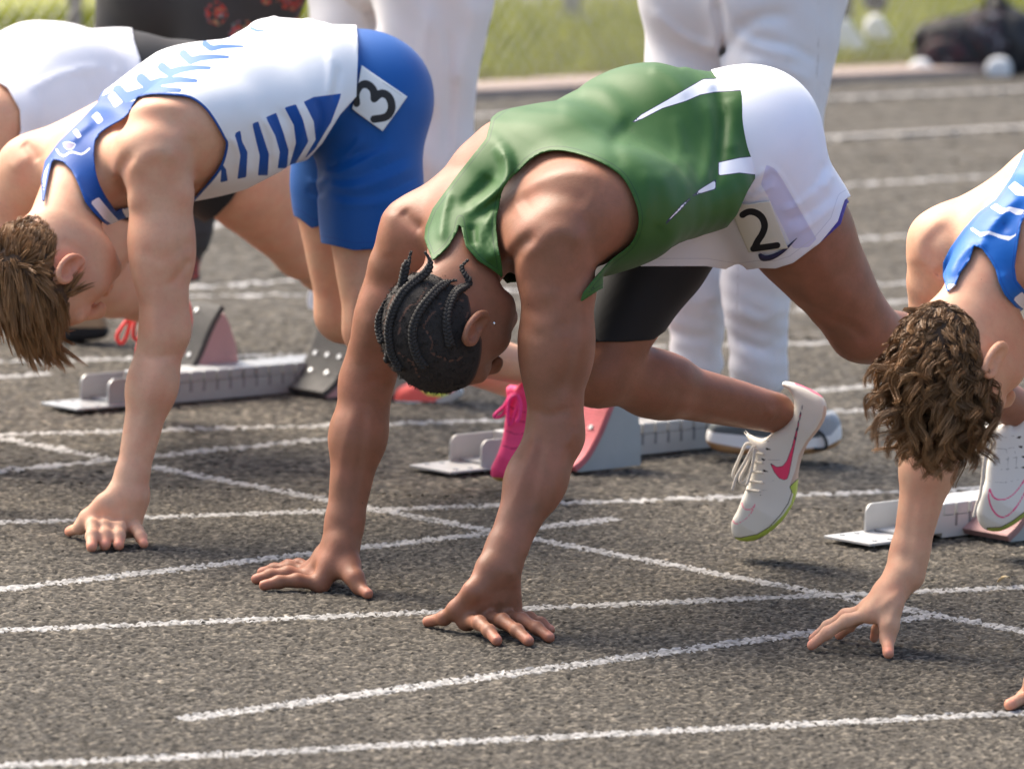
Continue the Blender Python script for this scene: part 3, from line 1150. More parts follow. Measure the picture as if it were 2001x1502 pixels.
# ------------------------------------------------------------------ shoes, laces, hair
def shoe(parent, outline, o, n, heel, toe, mat, attrs=None, h=.003, wid=1.0, rnd=.016, name='shoe', extra=None):
    s = Sdf()
    n = unit(n); o = np.asarray(o, float)
    hp = PP(heel[0], heel[1], o, n); tp = PP(toe[0], toe[1], o, n)
    e1 = unit(np.cross(n, V(0, 0, 1))); e2 = np.cross(e1, n)
    if e2[2] < 0:
        e2 = -e2
    h2 = np.array([(hp - o) @ e1, (hp - o) @ e2]); t2 = np.array([(tp - o) @ e1, (tp - o) @ e2])
    axv = t2 - h2; L2 = axv @ axv
    def wf(q):
        t = (q - h2) @ axv / L2
        return wid * np.interp(t, [-.1, 0, .12, .35, .55, .75, .9, 1.0, 1.08], [.020, .028, .033, .033, .039, .047, .042, .030, .016])
    s.extr(list(map(tuple, cr_spline(outline, 2, True))), o, n, wf, rnd)
    if extra:
        extra(s)
    D, mn, hh = s.grid(h)
    co, F = surf_nets(D, mn, hh, 3)
    return mesh_obj(name, co, F, mat, parent, attrs(pix(co), co) if attrs else None), s

def shoe_mat(name, base, layers, rough=.6):
    return cloth_mat(name, base, layers, rough=rough, sheen=.0, bump=.15, weave=500, wr=.25, wrs=40)

def lace(parent, paths, r, mat, name='shoelace', Yv=None):
    for p in paths:
        pts = cr_spline(np.array(p, float), 6)
        m = MB(); m.tube(pts, r, 7)
        m.build(name, mat, parent, True)

M_hair = {}
def hair_mat(name, dark, light, rough=.5):
    m = N(name)
    a = m.attr('hv')
    f = m.noise(60, 3)
    c = m.mix(m.math('ADD', m.math('MULTIPLY', a, .75), m.math('MULTIPLY', f, .25)), dark, light)
    m.col(c); m.set(Roughness=rough)
    m.b.inputs['Specular IOR Level'].default_value = .35
    return m.m

def strands(name, paths, radius, mat, parent, vals):
    """many thin tapered locks, each a narrow ribbon"""
    P_ = np.asarray(paths)                       # S,K,3
    S, K, _ = P_.shape
    tg = np.gradient(P_, axis=1); tg /= np.linalg.norm(tg, axis=2, keepdims=True) + 1e-9
    ref = RNG.normal(size=(S, 1, 3))
    x = np.cross(tg, ref); x /= np.linalg.norm(x, axis=2, keepdims=True) + 1e-9
    y = np.cross(tg, x)
    t = np.linspace(0, 1, K)
    rr = (np.asarray(radius).reshape(-1, 1) * (1 - .75 * t ** 2)[None])[..., None]
    co = np.stack([P_ - rr * x, P_ + rr * x], 2).reshape(-1, 3)
    base = (np.arange(S)[:, None] * K + np.arange(K - 1)[None]).reshape(-1) * 2
    F = np.stack([base, base + 1, base + 3, base + 2], -1)
    hv = np.clip(np.asarray(vals)[:, None] + .32 * t[None] ** 2 - .08, 0, 1)
    hv = np.repeat(hv.reshape(-1), 2)
    return mesh_obj(name, co, F, mat, parent, {'hv': hv})

def scalp_points(s, pt, HL, HU, HF, mask, n):
    """random points on the skull where mask(l,f,u) holds, with normals"""
    d = RNG.normal(size=(n * 4, 3)); d /= np.linalg.norm(d, axis=1)[:, None]
    l, f, u = d[:, 0], d[:, 1], d[:, 2]
    ok = mask(l, f, u)
    d = d[ok][:n]
    c = pt(0, -.010, .008)
    k = np.linalg.norm(pt(1, 0, 0) - pt(0, 0, 0))
    loc = d * np.array([.077, .099, .090]) * k
    M = np.stack([HL, HF, HU])
    p = c + loc @ M
    nn = (d / np.array([.077, .099, .090])); nn /= np.linalg.norm(nn, axis=1)[:, None]
    return p, nn @ M, d

def braid(m, path, r=.0068, pitch=.019):
    """three plaited locks along a path"""
    pts = np.asarray(path, float)
    seg = np.linalg.norm(np.diff(pts, axis=0), axis=1); s = np.concatenate([[0], np.cumsum(seg)])
    n = max(int(s[-1] / .0016), 8)
    ss = np.linspace(0, s[-1], n)
    q = np.stack([np.interp(ss, s, pts[:, i]) for i in range(3)], -1)
    tg = np.gradient(q, axis=0); tg /= np.linalg.norm(tg, axis=1)[:, None]
    x = unit(np.cross(tg[0], V(0, 1, .2)))
    X = []; Yv = []
    for t in tg:
        x = unit(x - t * (x @ t)); X.append(x); Yv.append(np.cross(t, x))
    X = np.array(X); Yv = np.array(Yv)
    tap = np.clip((s[-1] - ss) / .03, .35, 1)
    for i in range(3):
        ph = ss / pitch * 2 * np.pi + i * 2.094
        c = q + X * (np.sin(ph) * r * .62 * tap)[:, None] + Yv * (np.sin(2 * ph) * r * .36 * tap)[:, None]
        m.tube(c, r * .47 * tap * (1 + .15 * np.sin(ph * 2 + 1)), 6)

def comb_hair(name, s, pt, HL, HU, HF, mask, n, length, flow, mat, parent, K=9, rad=.0007, clump=26, curl=None, lift=.35, jit=.25, pull=.8):
    p, nn, d = scalp_points(s, pt, HL, HU, HF, mask, n)
    n = len(p)
    # guides
    gi = RNG.choice(n, max(n // clump, 4), replace=False)
    gp = p[gi]
    near = np.argmin(((p[:, None, :] - gp[None]) ** 2).sum(2), 1) if n * len(gi) < 6e6 else np.concatenate([np.argmin(((p[i:i + 500, None, :] - gp[None]) ** 2).sum(2), 1) for i in range(0, n, 500)])
    gl = length(d[gi]) * RNG.uniform(.75, 1.2, len(gi))
    gdir = flow(d[gi], nn[gi]) + RNG.normal(size=(len(gi), 3)) * jit
    gdir /= np.linalg.norm(gdir, axis=1)[:, None]
    def walk(p0, n0, dr, L, kk, ph, cr):
        pts = [p0 - n0 * .003]
        cur = p0.copy(); v = n0 * lift + dr * (1 - lift); v /= np.linalg.norm(v, axis=1)[:, None]
        ex = np.cross(dr, n0); ex /= np.linalg.norm(ex, axis=1)[:, None] + 1e-9
        for i in range(1, kk):
            t = i / (kk - 1)
            v = v * .72 + dr * .28 + np.array([0, 0, -.10 * t])
            v /= np.linalg.norm(v, axis=1)[:, None]
            cur = cur + v * (L / (kk - 1))[:, None]
            # keep outside the skull
            rel = cur - pt(0, -.010, .008)
            kq = np.linalg.norm(pt(1, 0, 0) - pt(0, 0, 0))
            ll = np.stack([rel @ HL, rel @ HF, rel @ HU], -1) / (np.array([.080, .102, .093]) * kq)
            q = np.linalg.norm(ll, axis=1)
            push = np.maximum(1.0 + .012 * t - q, 0)
            cur = cur + (cur - pt(0, -.010, .008)) * push[:, None]
            w = cur
            if cr is not None:
                a = ph + t * cr[1] * 6.283
                w = cur + (ex * np.cos(a)[:, None] + np.cross(v, ex) * np.sin(a)[:, None]) * (cr[0] * min(t * 3, 1) * np.clip((L - .02) / .05, 0, 1.15))[:, None]
            pts.append(w)
        return np.stack(pts, 1)
    gph = RNG.uniform(0, 6.28, len(gi))
    gcr = None if curl is None else curl
    gw = walk(gp, nn[gi], gdir, gl, K, gph, gcr)
    own = walk(p, nn, gdir[near], gl[near] * RNG.uniform(.8, 1.1, n), K, gph[near] + RNG.normal(size=n) * .25, gcr)
    off = (p - gp[near])[:, None, :]
    t = np.linspace(0, 1, K)[None, :, None]
    tgt = gw[near] + off * (1 - .75 * t) + RNG.normal(size=(n, 1, 3)) * .0012 * t
    path = own * (1 - pull * np.minimum(t * 1.6, 1)) + tgt * (pull * np.minimum(t * 1.6, 1))
    val = np.clip(RNG.normal(.45, .18, len(gi))[near] + RNG.normal(0, .12, n), 0, 1)
    return strands(name, path, rad * RNG.uniform(.7, 1.3, n), mat, parent, val)

# ------------------------------------------------------------------ the runner in the green singlet
M_skin_dark = skin_mat('skin_dark', (.272, .120, .068), (.46, .17, .105), .50)
def green_runner():
    J = dict(Ls=P(1085, 482, 10.12), Le=P(1085, 850, 10.10), Lw=P(972, 1112, 9.99),
             Rs=P(818, 455, 10.38), Re=P(716, 745, 10.42), Rw=P(667, 1062, 10.37),
             C7=P(925, 420, 10.30), chest=P(1060, 372, 10.36), waist=P(1262, 262, 10.50), pel=P(1425, 285, 10.60),
             Lh=P(1462, 300, 10.52), Lk=P(1684, 640, 10.66), La=P(1992, 800, 10.98),
             Rh=P(1382, 300, 10.68), Rk=P(1165, 728, 10.53), Ra=P(1515, 806, 10.85))
    root = empty('person', (float(J['pel'][0]), float(J['pel'][1]), 0), 'sprinter in green singlet and white shorts crouched on both hands, head hanging', 'person')
    tors, arms, legs, hd = Sdf(), Sdf(), Sdf(), Sdf()
    lat, ax, dor = torso(tors, J, 1.0)
    glutes(tors, J, dor, ax, .86)
    tors.ell(P(1178, 400, 10.18), (.125, .085, .09), ax, dor, .06)
    tips = []
    arm(arms, J['Ls'], J['Le'], J['Lw'], unit(V(1, -.3, 0)), 1.12, 1.08, back=V(.3, .2, 0))
    arm(arms, J['Rs'], J['Re'], J['Rw'], unit(V(-1, .3, 0)), 1.08, 1.04, back=V(.3, .2, 0))
    up = V(0, 0, 1)
    narm = len(arms.pr) // 2
    arms2 = arms.pr[narm:narm + 11]
    # near hand
    mc = [P(912, 1212, 9.97), P(945, 1205, 9.985), P(978, 1203, 10.0), P(1003, 1206, 10.015)]
    tp = [G(971, 1251, .008), G(1033, 1252, .008), G(1074, 1245, .008), G(1076, 1230, .008)]
    hand(arms, J['Lw'], mc, [bent(a, b, up, l) for a, b, l in zip(mc, tp, (.010, .010, .009, .008))],
         [P(925, 1155, 9.96), P(893, 1190, 9.97), P(868, 1207, 9.985), G(836, 1214, .008)], unit(mc[3] - mc[0]), tips=tips, r=.0116, pr=(.023, .0165))
    # far hand
    mc = [P(626, 1140, 10.34), P(608, 1126, 10.385), P(604, 1119, 10.43), P(612, 1110, 10.47)]
    tp = [G(516, 1143, .008), G(501, 1131, .008), G(512, 1118, .008), G(545, 1108, .008)]
    hand(arms, J['Rw'], mc, [bent(a, b, up, l) for a, b, l in zip(mc, tp, (.007, .008, .008, .006))],
         [P(684, 1100, 10.34), P(694, 1130, 10.31), P(702, 1147, 10.30), G(719, 1160, .008)], unit(mc[3] - mc[0]), tips=tips, r=.0116, pr=(.023, .0165))
    leg(legs, J['Lh'], J['Lk'], J['La'], unit(UF - V(0, 0, .8)), 1.03)
    leg(legs, J['Rh'], J['Rk'], J['Ra'], unit(UF - V(0, 0, .8)), 1.0)
    hU = unit(UF * .72 - V(0, 0, .62) + VL * .02); hF = unit(-UF * .55 - V(0, 0, .75) + VL * .10)
    pt, HL, HU, HF = head(hd, P(864, 650, 10.13), hU, hF, J['C7'], 1.04, nr=1.02)
    neckpr = [hd.pr[NECK]]; NECK0 = NECK
    body = Sdf(); body.pr = tors.pr + arms.pr + legs.pr + hd.pr
    q = lambda c: crop(c, 625, 195, .657)
    body.disp = ridge([(q([(556, 570), (566, 500), (592, 445), (645, 400)]), .011, 13), (q([(600, 470), (660, 410), (730, 390), (790, 430)]), -.006, 20), (q([(540, 320), (600, 262), (680, 222), (760, 212), (840, 235)]), -.005, 16), (q([(590, 330), (660, 290), (740, 285), (800, 310)]), .006, 20),
        (q([(790, 330), (800, 400), (810, 470), (808, 540)]), .004, 15), (q([(600, 660), (640, 700), (700, 690), (735, 655)]), .0022, 14), (q([(735, 640), (745, 720), (735, 800), (715, 880)]), .0042, 13), (q([(690, 560), (700, 640), (690, 720)]), -.0025, 18), (q([(780, 600), (790, 680), (785, 760)]), -.003, 14),
        (q([(245, 330), (275, 365), (305, 385)]), .006, 11), (q([(215, 330), (200, 400), (205, 470)]), -.003, 16), (q([(150, 640), (135, 720), (120, 790)]), -.002, 14), (q([(205, 860), (170, 830), (150, 850)]), .003, 12),
        ([(1045, 862), (1025, 920), (1003, 990)], -.0028, 9), ([(1062, 850), (1050, 920), (1030, 1000)], .003, 9), ([(1100, 870), (1092, 940), (1070, 1010)], -.0025, 12), ([(1040, 800), (1075, 812), (1110, 800)], .003, 10), ([(1125, 840), (1110, 870)], -.003, 9),
        ([(690, 800), (672, 880), (660, 960)], -.002, 10), ([(715, 790), (705, 880), (690, 980)], .002, 9), ([(1000, 1112), (1006, 1130), (1003, 1150)], -.002, 7), ([(948, 1180), (930, 1195)], -.002, 6), ([(968, 1175), (960, 1198)], -.0016, 5), ([(985, 1172), (985, 1198)], -.0016, 5),
        ([(1560, 600), (1620, 620), (1665, 640), (1690, 665)], .004, 12), ([(1590, 500), (1640, 560), (1690, 600)], -.003, 20), ([(1330, 690), (1400, 715), (1480, 745)], -.002, 14), ([(1300, 760), (1380, 780), (1460, 800)], .002, 14), ([(1500, 800), (1515, 815)], -.004, 9)])
    D, mn, h = body.grid(.0037)
    co, F = surf_nets(D, mn, h)
    b = mesh_obj('body', co, F, M_skin_dark, root, {'nail': nail_attr(co), 'tip': tip_attr(co, tips)})
    Y = 10.3
    # ---- singlet
    side = lambda co: (co - J['chest']) @ lat
    hole = [(978, 513), (968.5, 450), (973, 408), (985, 366), (1009, 338), (1037, 310), (1065.5, 296), (1104, 294), (1160, 310), (1209, 338), (1233.5, 373), (1247.5, 415), (1246, 450), (1230, 481.5), (1195, 509.5), (1156.5, 551.5)]
    hole = list(map(tuple, cr_spline(hole, 3))) + [(1140, 572), (1120, 640), (1120, 900), (1100, 1320), (780, 1320), (800, 1000), (940, 760), (985, 580)]
    outer = [(960, 230), (1100, 120), (1230, 60), (1395, 60), (1431, 118), (1467, 148), (1487, 181), (1497, 304), (1484, 335), (1462, 372), (1440, 420), (1400, 470), (1330, 480), (1250, 530), (1172, 566), (1120, 600), (1060, 620), (1000, 565), (992, 555), (971, 534), (936, 509), (911, 481), (903, 450), (899, 428), (894, 450), (876, 481), (845, 509), (829, 467), (831, 443), (845, 408), (894, 341), (950, 270)]
    def cut(co):
        q = pix(co)
        f = polysd(outer, q)
        a = np.where(side(co) > -.01, -polysd(hole, q), -50)
        return np.maximum(f, a)
    st1 = crop([(105, 455), (150, 415), (300, 330), (420, 260), (500, 215), (560, 215), (620, 200), (770, 192), (822, 287), (700, 275), (560, 285), (480, 300), (400, 335), (270, 375), (160, 432)], 1200, 80, .35)
    st2 = crop([(585, 680), (700, 655), (860, 638), (845, 690), (800, 747), (700, 735), (585, 750)], 1200, 80, .35)
    st3 = crop([(565, 778), (480, 830), (420, 885), (370, 942), (290, 1018), (300, 1005), (380, 915), (450, 860), (565, 825)], 1200, 80, .35)
    def attrs(co):
        q = pix(co)
        w = np.minimum(np.minimum(polysd(st1, q), polysd(st2, q)), polysd(st3, q))
        w = np.where(side(co) > -.14, w, 50)
        edge = cut(co)
        edge = np.where(q[:, 0] > 1420, -50, edge)
        return {'stripe': w / 100, 'seam': (np.minimum(polyline_d([(1237, 243), (1229, 290), (1214, 342)], q), polyline_d([(1398, 150), (1402, 180)], q)) - .7) / 100, 'edge': (edge + 7) / 100}
    folds = ridge([([(971, 282), (990, 315), (986, 352), (950, 388), (908, 414)], -.016, 13), ([(962, 345), (938, 376), (905, 408)], .010, 14),
                   ([(880, 372), (866, 420), (862, 470)], -.006, 9), ([(948, 420), (940, 470), (965, 515)], -.007, 10), ([(922, 440), (925, 480)], .006, 9),
                   ([(965, 405), (953, 450), (972, 505)], -.006, 8), ([(1396, 178), (1413, 220), (1410, 262), (1403, 325), (1388, 392)], 0.0041, 10), ([(1380, 190), (1392, 240), (1388, 300), (1370, 390)], -0.0045, 15), ([(1424, 190), (1432, 240), (1428, 300)], -0.0045, 16),
                   ([(1238, 240), (1200, 275), (1215, 330)], 0.0030, 15), ([(1130, 170), (1180, 180), (1230, 235)], -0.0037, 18), ([(1090, 205), (1160, 215), (1220, 260)], -0.0030, 22), ([(1290, 330), (1310, 400), (1290, 450)], -0.0045, 18), ([(1340, 300), (1345, 370), (1330, 420)], -0.0037, 15), ([(1260, 330), (1268, 400), (1240, 480)], -0.0037, 15),
                   ([(1330, 125), (1370, 140), (1400, 175)], -0.0045, 11), ([(1270, 130), (1310, 150), (1345, 190)], -0.0037, 12), ([(1440, 200), (1450, 250), (1445, 300)], -0.0023, 11), ([(1320, 225), (1330, 280), (1318, 330)], -0.0023, 12)])
    ext = Sdf()
    ext.ecap(P(1195, 420, 10.26), P(1330, 372, 10.42), (.115, .062), (.120, .070), lat, .08)
    ext.ecap(P(845, 470, 10.34), P(955, 330, 10.30), (.03, .02), (.06, .03), lat, .05)
    M = cloth_mat('green_singlet', (.030, .102, .017), [('seam', (.014, .052, .010)), ('|stripe:0.016', (.03, .03, .07)), ('stripe', (.82, .82, .85)), ('|edge:0.008', (.014, .055, .015))], rough=.55, sheen=.04, bump=.25, wr=.5, wrs=14)
    singlet, sh = garment('singlet', tors.pr + arms.pr[:11] + arms2 + neckpr + ext.pr, lambda p: -.0095 - .006 * smooth01((pix(p)[:, 0] - 1390) / 60) + folds(p) - wrinkle(p, 60, .0012, 1.0, ax), .0046, cut, M, root, attrs)
    # ---- shorts
    latp = unit(J['Lh'] - J['Rh'])
    sidp = lambda co: (co - J['pel']) @ latp
    ext = Sdf()
    hem = P(1560, 460, 10.585)
    ext.ecap(J['Lh'], hem, (.104, .10), (.088, .086), lat, .05)
    ext.ecap(J['Rh'], P(1335, 440, 10.64), (.10, .10), (.10, .095), lat, .05)
    ext.ell(P(1462, 258, 10.56), (.108, .105, .100), ax, latp, .05)
    near = [(1250, 60), (1720, 60), (1720, 352), (1668, 380), (1651, 390), (1637, 433), (1602, 475), (1550, 514), (1515, 525), (1485, 524), (1440, 530), (1380, 520), (1250, 520)]
    far = [(1250, 60), (1720, 60), (1720, 300), (1389, 461), (1357, 472), (1315, 480), (1270, 476), (1240, 470)]
    def cut2(co):
        q = pix(co)
        s_ = sidp(co)
        return np.maximum(np.where(s_ > -.015, polysd(near, q), polysd(far, q)), -45 - polysd(outer, q))
    pan = [(1470, 335), (1520, 355), (1600, 470), (1560, 512), (1545, 510)]
    def attrs2(co):
        q = pix(co)
        return {'panel': polysd(crop([(850, 690), (900, 715), (940, 775), (1130, 1105), (1090, 1150), (1000, 1160), (870, 890), (820, 800)], 1200, 80, .35), q) / 100,
                'hem': (np.where(sidp(co) > -.015, polysd(near, q), polysd(far, q)) + 15) / 100}
    f2 = ridge([(crop(c, 1200, 80, .35), a, w) for c, a, w in (([(860, 700), (760, 800), (640, 890)], -.004, 6), ([(880, 740), (760, 850), (650, 930)], .004, 6), ([(900, 800), (800, 860), (700, 900)], -.003, 6),
               ([(940, 950), (1050, 900), (1180, 780)], -.004, 8), ([(960, 1010), (1080, 960), (1220, 850)], .0035, 8), ([(990, 1080), (1120, 1010), (1250, 900)], -.003, 7), ([(1180, 680), (1140, 760), (1120, 850)], .004, 8), ([(1220, 740), (1180, 830)], -.004, 7),
               ([(870, 700), (950, 780), (1130, 1105)], -.0025, 3))])
    M = cloth_mat('white_shorts', (.80, .80, .84), [('panel', (.62, .61, .78)), ('|hem:0.006', (.60, .60, .66))], rough=.55, bump=.2, wr=.4, wrs=20)
    shorts, shs = garment('shorts', tors.pr + legs.pr + ext.pr, lambda p: -.006 + f2(p), .0045, cut2, M, root, attrs2)
    two = crop([(722, 958), (745, 944), (775, 942), (808, 957), (832, 985), (842, 1025), (830, 1068), (808, 1105), (790, 1147)], 1200, 80, .35)
    bas = crop([(786, 1148), (912, 1131)], 1200, 80, .35)
    M = cloth_mat('paper_number', (.66, .64, .54), [('num', (.012, .012, .014))], rough=.6, sheen=0, bump=.15, weave=60)
    sp = Sdf(); sp.pr = tors.pr + legs.pr + ext.pr; sp.disp = lambda p: -.006 + f2(p)
    bib = patch('number_sticker', sp, [(1426, 398), (1503, 390), (1540, 482), (1466, 489)], 10.5, (34, 40), M, root, .006, lambda px: {'num': (np.minimum(polyline_d(cr_spline(two, 4), px) - 6.4, polyline_d(bas, px) - 6.2)) / 100})
    setpar(bib, shorts); bib['label'] = 'white lane sticker with a black figure 2'
    up_ = np.array(crop([(811, 1183), (825, 1177), (850, 1188), (890, 1180), (950, 1150), (1018, 1091)], 1200, 80, .35)); dn_ = np.array(crop([(811, 1184), (822, 1210), (848, 1219), (900, 1206), (962, 1160), (1019, 1092)], 1200, 80, .35))
    up_ = cr_spline(up_, 4); dn_ = cr_spline(dn_, 4)
    lp, _h = raycast_many(sp, np.concatenate([up_, dn_]), 10.5)
    lp = lp + sgrad(sp, lp) * .0045
    k_ = len(up_)
    lg = mesh_obj('swoosh_logo', lp, np.array([(i, i + 1, k_ + i + 1, k_ + i) for i in range(k_ - 1)]), plain('logo_navy', (.02, .02, .07), .6), shorts)
    solidify(lg, .0008)
    blk = [(1080, 300), (1720, 300), (1500, 500), (1277, 664), (1220, 668), (1163, 667), (1080, 664)]
    M = cloth_mat('black_tights', (.012, .012, .013), rough=.7, sheen=.05, bump=.1)
    garment('compression_shorts', legs.pr[len(legs.pr) // 2:], lambda p: -.0045 + 0 * p[:, 0], .007, lambda co: polysd(blk, pix(co)), M, root)
    pur = [(1400, 250), (1740, 300), (1740, 380), (1656, 396), (1643, 438), (1603, 474), (1550, 508), (1485, 515), (1400, 500)]
    M = cloth_mat('purple_liner', (.06, .04, .30), rough=.7, bump=.1)
    garment('shorts_liner', legs.pr[:len(legs.pr) // 2], lambda p: -.0055 + 0 * p[:, 0], .007, lambda co: polysd(pur, pix(co)), M, root)
    return dict(J=J, root=root, tors=tors, arms=arms, legs=legs, head=hd, body=body, lat=lat, ax=ax, dor=dor, pt=pt, neck=NECK0, HL=HL, HU=HU, HF=HF)
GREEN = green_runner()
# ------------------------------------------------------------------ green runner: hair and shoes
def green_parts(R):
    root, pt, body = R['root'], R['pt'], R['body']
    HL, HU, HF = R['HL'], R['HU'], R['HF']
    # scalp
    def capmask(co):
        r = co - pt(0, 0, 0)
        l, f, u = r @ HL, r @ HF, r @ HU
        hl = np.interp(f, [-.12, -.06, -.02, .02, .06, .09, .11], [-.062, -.060, -.010, -.006, .022, .045, .06])
        return (hl - u) * 1000
    def attrs(co):
        q = pix(co)
        parts = [crop(c, 650, 420, .3) for c in ([(620, 440), (560, 560), (480, 610), (440, 700), (430, 800)], [(720, 600), (640, 650), (590, 720), (650, 820), (640, 900)], [(850, 560), (800, 540), (700, 580)], [(430, 900), (520, 960), (560, 1050)], [(640, 900), (760, 950), (850, 930)], [(400, 520), (350, 640), (335, 760), (350, 860)], [(880, 640), (860, 760), (860, 860)])]
        d = np.min([polyline_d(p, q) for p in parts], axis=0)
        d = d + 1.6 * np.sin(q[:, 0] * .45 + q[:, 1] * .3) + 1.1 * np.sin(q[:, 1] * .8)
        return {'part': (d - 1.7) / 100, 'hl': np.clip(-capmask(co) / 14, 0, 1)}
    m = N('scalp_hair')
    f = m.noise(500, 3, .7)
    c = m.mix(m.ramp(f, [(.3, 0), (.7, 1)]), (.008, .0065, .006), (.036, .027, .022))
    c = m.mix(m.math('MULTIPLY', m.math('LESS_THAN', m.attr('part'), 0.0), .75), c, (.13, .06, .038))
    c = m.mix(m.ramp(m.math('ADD', m.attr('hl'), m.math('MULTIPLY', f, .35)), [(.15, 1), (.75, 0)]), c, (.13, .06, .038))
    m.col(c); m.set(Roughness=.8); m.bump(f, .8, .003)
    hs = R['head']; NKG = R['neck']
    cap, _ = garment('hair', hs.pr[:NKG], lambda p: -.0035 + 0 * p[:, 0], .003, capmask, m.m, root, attrs, thick=.002)
    # braids
    mb = plain('braid_hair', (.020, .016, .0135), .7, 0, .45, 300, .6, 900)
    probe = Sdf(); probe.pr = hs.pr[:NKG]; probe.disp = lambda p: -.004 + 0 * p[:, 0]
    B = [([(512, 235), (492, 310), (468, 372)], [(420, 430), (360, 500), (322, 580), (298, 680), (296, 770), (318, 870), (365, 950)]),
         ([(600, 240), (635, 305), (612, 370)], [(545, 435), (470, 500), (420, 580), (388, 660), (372, 740), (376, 820), (395, 910), (450, 1000)]),
         ([(810, 425)], [(760, 440), (690, 480), (625, 550), (572, 620), (538, 690), (522, 760), (528, 840), (555, 920), (600, 985)]),
         ([(885, 290), (840, 340), (852, 392), (884, 430)], [(862, 468), (800, 505), (765, 565), (745, 635), (740, 705), (748, 780), (765, 850)]),
         ([], [(350, 560), (318, 640), (308, 740), (330, 830)])]
    for tail, on in B:
        q = crop(on, 650, 420, .3)
        h3, hit = raycast_many(probe, q, 10.13, .35)
        pts = [h + sgrad(probe, h)[0] * .0025 for h, k in zip(h3, hit) if k]
        if tail:
            y0 = pts[0][1]
            pts = [P(a, b, y0 + .004 * (len(tail) - i)) for i, (a, b) in enumerate(crop(tail, 650, 420, .3))] + pts
        bm_ = MB()
        braid(bm_, cr_spline(np.array(pts), 6)[::-1], r=.0078 if tail or len(on) > 5 else .0068)
        o = bm_.build('braid', mb, cap, True, recalc=False)
    # short fuzz between the braids
    Mf = hair_mat('hair_fuzz', (.006, .005, .004), (.05, .04, .032), .7)
    def fm(l, f, u):
        return u > np.interp(f, [-1, -.6, -.2, .2, .6, .9], [-.62, -.6, -.05, 0., .25, .5])
    comb_hair('hair_fuzz', hs, pt, HL, HU, HF, fm, 4500, lambda d: .007 + 0 * d[:, 0], lambda d, nn: nn * .6 + RNG.normal(size=nn.shape) * .6, Mf, cap, K=4, clump=6, lift=.6, jit=.5, rad=.00045)
    ear = raycast(body, 650 + 1052 * .3, 420 + 706 * .3, 10.1, .3)
    if ear is not None:
        e = MB(); 
        bmx = bmesh.new(); bmesh.ops.create_icosphere(bmx, subdivisions=2, radius=.0032)
        e.add([np.array(v.co) + ear for v in bmx.verts], [[v.index for v in f_.verts] for f_ in bmx.faces]); bmx.free()
        es = N('stud'); es.col((.9, .9, .9)); es.set(Metallic=1.0, Roughness=.12)
        e.build('ear_stud', es.m, root, True)
    # front shoe, hanging
    C1 = lambda c: crop(c, 1350, 720, .2397)
    out = C1([(760, 108), (840, 118), (930, 150), (1040, 205), (1090, 260), (1106, 330), (1088, 420), (1040, 500), (960, 600), (905, 720), (878, 820), (868, 900), (862, 1000), (822, 1125), (742, 1235), (640, 1325), (530, 1388), (410, 1395), (352, 1360), (337, 1290), (345, 1220), (385, 1150), (420, 1060), (450, 990), (480, 900), (500, 800), (520, 700), (505, 630), (470, 560), (425, 500), (480, 548), (560, 582), (620, 566), (680, 516), (760, 466), (815, 400), (845, 320), (842, 240), (800, 165), (745, 130)])
    sw = C1([(912, 293), (885, 430), (850, 600), (825, 720), (800, 850), (785, 895), (760, 905), (720, 890), (680, 840), (650, 772), (700, 805), (750, 795), (785, 750), (825, 640), (868, 470), (900, 330)])
    lime = C1([(880, 890), (870, 1010), (830, 1130), (750, 1245), (650, 1340), (500, 1410), (340, 1410), (330, 1370), (400, 1378), (540, 1350), (640, 1290), (735, 1185), (795, 1095), (825, 1005), (805, 962), (838, 930)])
    sole = C1([(1130, 330), (1110, 440), (1060, 520), (985, 615), (925, 730), (890, 830), (880, 900), (838, 930), (800, 965), (850, 830), (880, 700), (940, 590), (1020, 490), (1070, 400), (1085, 300)])
    wht = C1([(818, 1010), (838, 1015), (815, 1100), (755, 1190), (660, 1285), (590, 1330), (640, 1290), (735, 1185), (795, 1095)])
    tl = C1([(415, 1092), (430, 1135), (470, 1150), (505, 1130), (527, 1098), (500, 1160), (450, 1220), (370, 1266), (343, 1235)])
    holes = [C1([(x, y - 12), (x + 52, y + 12), (x, y + 14)]) for x, y in ((608, 650), (576, 738), (586, 828))] + [C1([(x - 8, y - 7), (x + 10, y), (x - 8, y + 7)]) for x, y in ((594, 915), (570, 1030), (632, 592))]
    seams = [C1(c) for c in ([(655, 655), (730, 660), (800, 655)], [(630, 742), (700, 745), (770, 738)], [(636, 830), (660, 832)], [(600, 915), (690, 912)], [(575, 990), (700, 985)])]
    def at(q, co):
        return {'swoosh': polysd(sw, q) / 100, 'lime': polysd(lime, q) / 100, 'sole': polysd(sole, q) / 100, 'wht': polysd(wht, q) / 100,
                'toe': (polyline_d(cr_spline(tl, 3), q) - 1.4) / 100, 'hole': np.min([polysd(h, q) for h in holes], axis=0) / 100,
                'seam': (np.min([polyline_d(h, q) for h in seams], axis=0) - .6) / 100,
                'heel': polysd(C1([(835, 100), (920, 125), (1050, 180), (1080, 240), (1020, 208), (930, 160), (850, 130)]), q) / 100}
    lay = [('seam', (.42, .40, .37)), ('sole', (.62, .46, .36)), ('lime', (.50, .62, .10)), ('wht', (.72, .70, .58)), ('|lime:0.008', (.10, .09, .06)), ('|swoosh:0.009', (.04, .015, .05)), ('swoosh', (.85, .06, .15)), ('toe', (.85, .30, .36)), ('hole', (.05, .04, .03)), ('heel', (.80, .16, .24))]
    ms = shoe_mat('spike_white', (.74, .70, .62), lay)
    A = R['J']['Ra']
    sh, s1 = shoe(root, out, P(1500, 950, 10.85), V(0.12, 1, 0), (1590, 800), (1442, 1045), ms, at)
